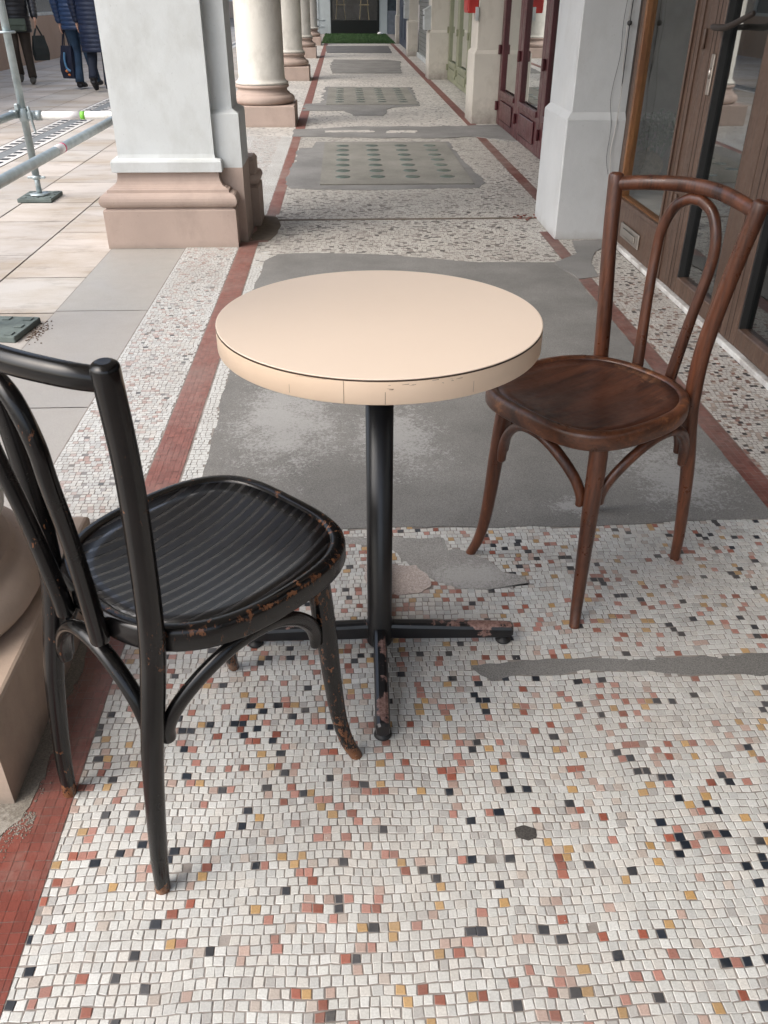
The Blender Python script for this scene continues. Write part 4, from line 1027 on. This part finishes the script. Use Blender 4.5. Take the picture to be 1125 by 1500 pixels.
# ------------------------------------------------------------------ people
def skinmesh(name, joints, edges, parent, m, root=0, sub=2):
    me = bpy.data.meshes.new(name); me.from_pydata([j_[:3] for j_ in joints], edges, [])
    o = bpy.data.objects.new(name, me); COL.objects.link(o); o.parent = parent
    mod = o.modifiers.new('skin', 'SKIN'); mod.use_smooth_shade = True
    sv = me.skin_vertices[0].data
    for i, j_ in enumerate(joints):
        sv[i].radius = (j_[3], j_[4] if len(j_) > 4 else j_[3]); sv[i].use_root = (i == root)
    s_ = o.modifiers.new('sub', 'SUBSURF'); s_.levels = sub; s_.render_levels = sub
    me.materials.append(M[m]); return o
def person(loc, face, label, legs, arms, jk, tr, sh, hem, cat='person', coat=None, hair='short'):
    r = empty('person', loc, label, cat, None, face); r['_loc'] = (0, 0, 0)
    # legs: per side (knee, ankle, toe); arms: per side (elbow, wrist, handtip)
    J = [(0, 0, .96, .115, .09), (0, .0, 1.12, .12, .085), (0, .0, 1.30, .14, .095), (0, .0, 1.42, .10, .08), (0, 0, 1.49, .050, .052), (0, .01, 1.56, .055, .06), (0, .018, 1.63, .072, .088), (0, .014, 1.70, .070, .085), (0, .01, 1.745, .04, .05), (0, .098, 1.64, .010)]
    E = [(0, 1), (1, 2), (2, 3), (3, 4), (4, 5), (5, 6), (6, 7), (7, 8), (6, 9)]
    def add(p, rr, fr):
        J.append((*p, rr)); E.append((fr, len(J) - 1)); return len(J) - 1
    hips = []
    for s, L in zip((-1, 1), legs):
        h = add((s * .085, 0, .90), .085, 0); k = add(L[0], .055, h); a = add(L[1], .036, k); add(L[2], .030, a)
    for s, A in zip((-1, 1), arms):
        h = add((s * .165, 0, 1.40), .055, 3); e = add(A[0], .040, h); w = add(A[1], .026, e)
        wv = Vector(A[1]); d = (Vector(A[2]) - wv).normalized(); pm = add(tuple(wv + d * .05), .030, w)
        sd = Vector((0, 1, 0)) - d * d.y; sd.normalize()
        for q, (o_, ln) in enumerate(((-.026, .060), (-.009, .072), (.009, .070), (.026, .056))):
            f1 = add(tuple(wv + d * .085 + sd * o_), .0085, pm); add(tuple(wv + d * (.085 + ln) + sd * o_ + Vector((-s * .015, 0, 0))), .0075, f1)
        t1 = add(tuple(wv + d * .045 + sd * .038), .0095, pm); add(tuple(wv + d * .085 + sd * .050 + Vector((-s * .01, 0, 0))), .008, t1)
    skinmesh('body', J, E, r, 'skin')
    # face features and hair
    b = MB()
    for s in (-1, 1): b.lathe([(.004, -.006), (.009, 0), (.004, .006)], (s * .030, .098, 1.668), 8)
    b.build('eyes', 'wire', r, off=(0, 0, 0))
    b = MB(); rs = []
    for i in range(9):
        a = -.35 + (PI / 2 + .35) * i / 8
        rs.append([(.083 * math.cos(a) * math.cos(t_), -.006 + .105 * math.cos(a) * math.sin(t_) - (.02 if math.sin(t_) > 0 else 0) * math.cos(a), 1.69 + .085 * math.sin(a)) for t_ in [2 * PI * k / 20 for k in range(20)]])
    b.rings(rs); b.build('hair', 'hair', r, off=(0, 0, 0))
    # jacket: quilted torso and sleeves
    def puff(rx, ry, z0, z1, cy=0, bulge=.010, pitch=.055, taper=None):
        rs = []; n = max(6, int((z1 - z0) / (pitch / 5)))
        for i in range(n + 1):
            z = z0 + (z1 - z0) * i / n; k = abs(math.sin(PI * (z - z0) / pitch)) ** .5 * bulge
            fx, fy = taper(z) if taper else (1, 1)
            rs.append([((rx * fx + k) * math.cos(t_), cy + (ry * fy + k) * math.sin(t_), z) for t_ in [2 * PI * q / 28 for q in range(28)]])
        return rs
    def tp(z):
        if z > 1.36: q = (z - 1.36) / .14; return (1 - .62 * q * q, 1 - .35 * q)
        if z < hem + .3: return (1.02 + .05 * (hem + .3 - z), 1.05)
        return (1, 1)
    jb = MB(); jb.rings(puff(.195, .135, hem, 1.50, taper=tp), cap=True)
    for s, A in zip((-1, 1), arms):
        sh_ = Vector((s * .185, 0, 1.385)); el = Vector(A[0]); wr = Vector(A[1]); pts = []; rr = []
        for i in range(41):
            t_ = i / 40; p = sh_.lerp(el, t_ * 2) if t_ < .5 else el.lerp(wr, (t_ - .5) * 2); pts.append(p); rr.append((.072 - .026 * t_) + .007 * abs(math.sin(t_ * PI * 10)))
        jb.tube(pts, rr, 14, 1, caps='round')
    jb.tube([(0, .0, 1.47), (0, .005, 1.53)], [.075, .078], 16, 1, caps='flat')
    jb.build('coat' if coat else 'jacket', jk, r, off=(0, 0, 0))
    tb2 = MB(); tb2.rings([[(.168 * f * math.cos(t_), .118 * f * math.sin(t_), z) for t_ in [2 * PI * q / 20 for q in range(20)]] for z, f in ((.84, .86), (.90, 1), (1.0, 1), (1.05, .95))])
    for s, L in zip((-1, 1), legs):
        hp_ = (s * .088, 0, .90); kn, an = Vector(L[0]), Vector(L[1])
        tb2.tube([hp_, tuple(Vector(hp_).lerp(kn, .5)), tuple(kn), tuple(kn.lerp(an, .5)), tuple(an)], [.102, .088, .070, .062, .062], 16, 5, caps='flat')
    tb2.build('trousers', tr, r, off=(0, 0, 0))
    for s, L in zip((-1, 1), legs):
        an, to = Vector(L[1]), Vector(L[2]); d = (to - an); d.normalize(); heel = an - Vector((0, 0, .0)) + Vector((0, -.03, -.035))
        b = MB(); b.tube([tuple(heel), tuple(an.lerp(to, .35) + Vector((0, 0, -.012))), tuple(an.lerp(to, .8)), tuple(to + d * .02)], [.040, .046, .043, .030], 14, 5, ell=(.9, 1.05))
        b.tube([tuple(an + Vector((0, 0, .05))), tuple(an + Vector((0, 0, -.02)))], [.047, .050], 14, 1, caps='flat'); b.build('shoe', sh, r, off=(0, 0, 0))
    return r
# A: walking towards the camera; local +y is forward
FA_ = PI + .25
pa = person((-4.90, 14.75, 0), FA_, 'person in black puffer jacket and brown trousers walking towards us with an olive bag',
       (((-.085, .03, .49), (-.09, -.02, .09), (-.09, .14, .04)), ((.085, .10, .50), (.088, -.12, .14), (.088, .02, .06))),
       (((-.27, -.04, 1.13), (-.28, .10, .90), (-.28, .13, .80)), ((.25, .02, 1.13), (.12, .22, 1.25), (.06, .27, 1.30))), 'puffer_black', 'trouser_brown', 'shoe_grey', .70)
def inst(p, pts):  # person-local to world
    m = Matrix.Translation(p.location) @ Matrix.Rotation(p.rotation_euler.z, 4, 'Z'); return [tuple(m @ Vector(q)) for q in pts]
w = inst(pa, [(0, .17, .92), (-.02, .19, .80)])
bg = empty('shoulder_bag', (w[1][0], w[1][1], .78), 'small olive green shoulder bag worn across the black puffer jacket', 'bag', None, FA_); bg['_loc'] = (0, 0, 0)
b = MB(); b.box(-.13, .13, 0, .07, -.06, .10, bev=.02); b.build('body', 'bag_green', bg, off=(0, 0, 0))
b = MB(); b.box(-.132, .132, .0705, .082, .02, .104, bev=.005); b.build('flap', 'bag_green', bg, off=(0, 0, 0))
b = MB(); b.tube([(.10, .0, .10), (.17, -.03, .35), (.10, -.08, .66)], .009, 8, 5); b.build('strap', 'bag_green', bg, off=(0, 0, 0))
h = inst(pa, [(-.285, .12, .79)])[0]
def tote(h, rz, w_, d_, z0, z1, label, m, art=False, zt=None):
    r = empty('carrier_bag', (h[0], h[1], z0), label, 'bag', None, rz); r['_loc'] = (0, 0, 0); H_ = z1 - z0
    b = MB(); rs = []
    for k, (f, g) in enumerate(((.90, .8), (1.0, 1.0), (.98, .9), (.86, .55), (.78, .30))):
        z = H_ * k / 4; rs.append([(w_ / 2 * f * (1 if i in (1, 2) else -1), d_ / 2 * g * (1 if i in (2, 3) else -1), z) for i in range(4)])
    b.rings(rs, smooth=False); o = b.build('body', m, r, off=(0, 0, 0))
    for s in (-1, 1):
        b = MB(); zt_ = (zt or h[2]) - z0; b.tube([(-w_ * .28, s * d_ * .12, H_ - .01), (-w_ * .10, s * .01, zt_ - .05), (0, 0, zt_), (w_ * .10, s * .01, zt_ - .05), (w_ * .28, s * d_ * .12, H_ - .01)], .009, 8, 4); b.build('handle', m, r, off=(0, 0, 0))
    if art:
        b = MB()
        b.tube([(w_ * .05, -d_ * .52, .33), (w_ * .0, -d_ * .56, .24), (w_ * .08, -d_ * .58, .14), (w_ * .3, -d_ * .55, .10)], .016, 8, 4); b.build('blue_pattern', 'bag_art', o, off=(0, 0, 0))
        b = MB(); b.lathe([(.01, -.02), (.03, 0), (.01, .02)], (w_ * .02, -d_ * .50, .10), 8); b.lathe([(.01, -.015), (.022, 0), (.01, .015)], (w_ * .16, -d_ * .50, .05), 8); b.build('orange_pattern', 'bag_orange', o, off=(0, 0, 0))
tote(h, FA_ + .5, .23, .09, .33, .66, 'dark green tote bag hanging from the hand of the person walking towards us', 'bag_dark')
# B: walking away in blue puffer and jeans
pb = person((-3.80, 13.95, 0), -.12, 'person in bright blue puffer jacket and jeans seen from behind',
       (((-.085, .08, .50), (-.07, -.02, .09), (-.06, .14, .045)), ((.09, .06, .50), (.10, .20, .10), (.10, .36, .06))),
       (((-.25, -.03, 1.12), (-.24, .02, .86), (-.24, .03, .76)), ((.25, .0, 1.12), (.25, .08, .88), (.25, .1, .78))), 'puffer_blue', 'jeans', 'shoe', .76)
h = inst(pb, [(-.24, .03, .77)])[0]
tote((h[0] + .04, h[1], h[2]), -.5, .24, .16, .14, .56, 'navy shopping bag with blue and orange pattern in the hand of the blue jacket walker', 'bag_navy', True)
# C: long navy coat
pc = person((-3.47, 13.62, 0), -.05, 'person in long navy quilted coat seen from behind, half hidden by the pier',
       (((-.085, .02, .49), (-.085, -.10, .17), (-.085, -.03, .05)), ((.09, .10, .50), (.10, -.02, .09), (.11, .14, .045))),
       (((-.25, .0, 1.12), (-.24, .05, .88), (-.24, .06, .78)), ((.25, .02, 1.12), (.25, .10, .88), (.25, .12, .78))), 'coat_navy', 'trouser_dark', 'shoe', .50, coat=True)

# ------------------------------------------------------------------ litter and dirt
random.seed(33); b = MB()
def peb(x_, y_, s_, z=.003):
    b.lathe([(s_ * .5, 0), (s_, s_ * .35), (s_ * .5, s_ * .7)], (x_, y_, z), 5)
for k in range(1500):
    y_ = random.uniform(.80, 1.80); x_ = -.605 + abs(random.gauss(0, .014)) + (.01 if y_ > 1.0 else random.uniform(-.05, .0)); peb(x_, y_, random.uniform(.0006, .0022))
for k in range(900):
    x_ = random.uniform(-.66, -.56) ; y_ = .985 - abs(random.gauss(0, .022)); peb(x_, y_, random.uniform(.0006, .002))
tag(b.build('dirt_grains', 'dirt_mix'), 'loose dirt grains gathered along the foot of the near stone plinth', 'dirt', kind='stuff')
patch('dirt_floor', rough_poly([(-.70, .90), (-.62, .93), (-.585, .985), (-.578, 1.05), (-.585, 1.3), (-.588, 1.72), (-.605, 1.74), (-.66, 1.2)], .014, .012, 5), .0044, 'dirt_mix')
b = MB()
for k in range(90):
    x_, y_ = random.gauss(-1.31, .02), random.gauss(3.44, .07); a = random.uniform(0, PI); L = random.uniform(.002, .007)
    b.box(x_, x_ + L * abs(math.cos(a)) + .002, y_, y_ + L * abs(math.sin(a)) + .002, .002, .004)
tag(b.build('leaf_litter', 'leaf'), 'scatter of dry leaf scraps beside the studded scaffold pad', 'litter', kind='stuff')
b = MB()
for k in range(240):
    x_, y_ = random.uniform(-.45, 1.1), random.uniform(.5, 4.3); s_ = random.uniform(.0006, .0016); peb(x_, y_, s_, .005)
tag(b.build('floor_crumbs', 'drain_white'), 'tiny pale crumbs scattered over the arcade floor', 'crumbs', kind='stuff')
b = MB(); bits = 0
for k in range(26):
    x_, y_ = random.gauss(1.18, .05), random.gauss(5.46, .04); peb(x_, y_, random.uniform(.006, .016), .003)
tag(b.build('broken_tile_bits', 'red_far'), 'broken reddish tile bits at the foot of the blue-white pillar', 'rubble', kind='stuff')

# ------------------------------------------------------------------ light, sky, camera
SUN_EL, SUN_AZ = R(48), R(-118)      # azimuth measured from +Y towards +X
w = bpy.data.worlds.new('World'); sc.world = w; w.use_nodes = True; nt = w.node_tree
sky = nt.nodes.new('ShaderNodeTexSky'); sky.sky_type = 'NISHITA'; sky.sun_disc = False
sky.sun_elevation = SUN_EL; sky.sun_rotation = SUN_AZ; sky.air_density = 1.0; sky.dust_density = 4.0; sky.ozone_density = 1.0
hs = nt.nodes.new('ShaderNodeHueSaturation'); hs.inputs['Saturation'].default_value = .72
nt.links.new(sky.outputs[0], hs.inputs['Color'])
nt.links.new(hs.outputs[0], nt.nodes['Background'].inputs[0]); nt.nodes['Background'].inputs[1].default_value = .15
L = bpy.data.lights.new('sun', 'SUN'); L.energy = .6; L.angle = R(60); L.color = (.985, .993, 1)
lo = bpy.data.objects.new('sun', L); COL.objects.link(lo)
d = Vector((math.sin(SUN_AZ) * math.cos(SUN_EL), math.cos(SUN_AZ) * math.cos(SUN_EL), math.sin(SUN_EL)))
lo.rotation_euler = d.to_track_quat('Z', 'Y').to_euler()
cam = bpy.data.cameras.new('camera'); co = bpy.data.objects.new('camera', cam); COL.objects.link(co)
co.location = (0, 0, 1.2196); co.rotation_mode = 'XYZ'
def Rx(a): return Matrix.Rotation(a, 3, 'X')
def Rz(a): return Matrix.Rotation(a, 3, 'Z')
m = Rz(-.0448) @ Rx(PI / 2 - .5567) @ Rz(.0032); co.rotation_euler = m.to_euler('XYZ')
cam.sensor_fit = 'VERTICAL'; cam.sensor_height = 36; cam.lens = 1221.64 / 1500 * 36; cam.clip_start = .02; cam.clip_end = 400
sc.camera = co
sc.view_settings.view_transform = 'Standard'; sc.view_settings.look = 'None'; sc.view_settings.gamma = 1; sc.view_settings.exposure = 1.22
sc.cycles.max_bounces = 8; sc.cycles.transparent_max_bounces = 8
for o in bpy.data.objects:
    if '_loc' in o: del o['_loc']
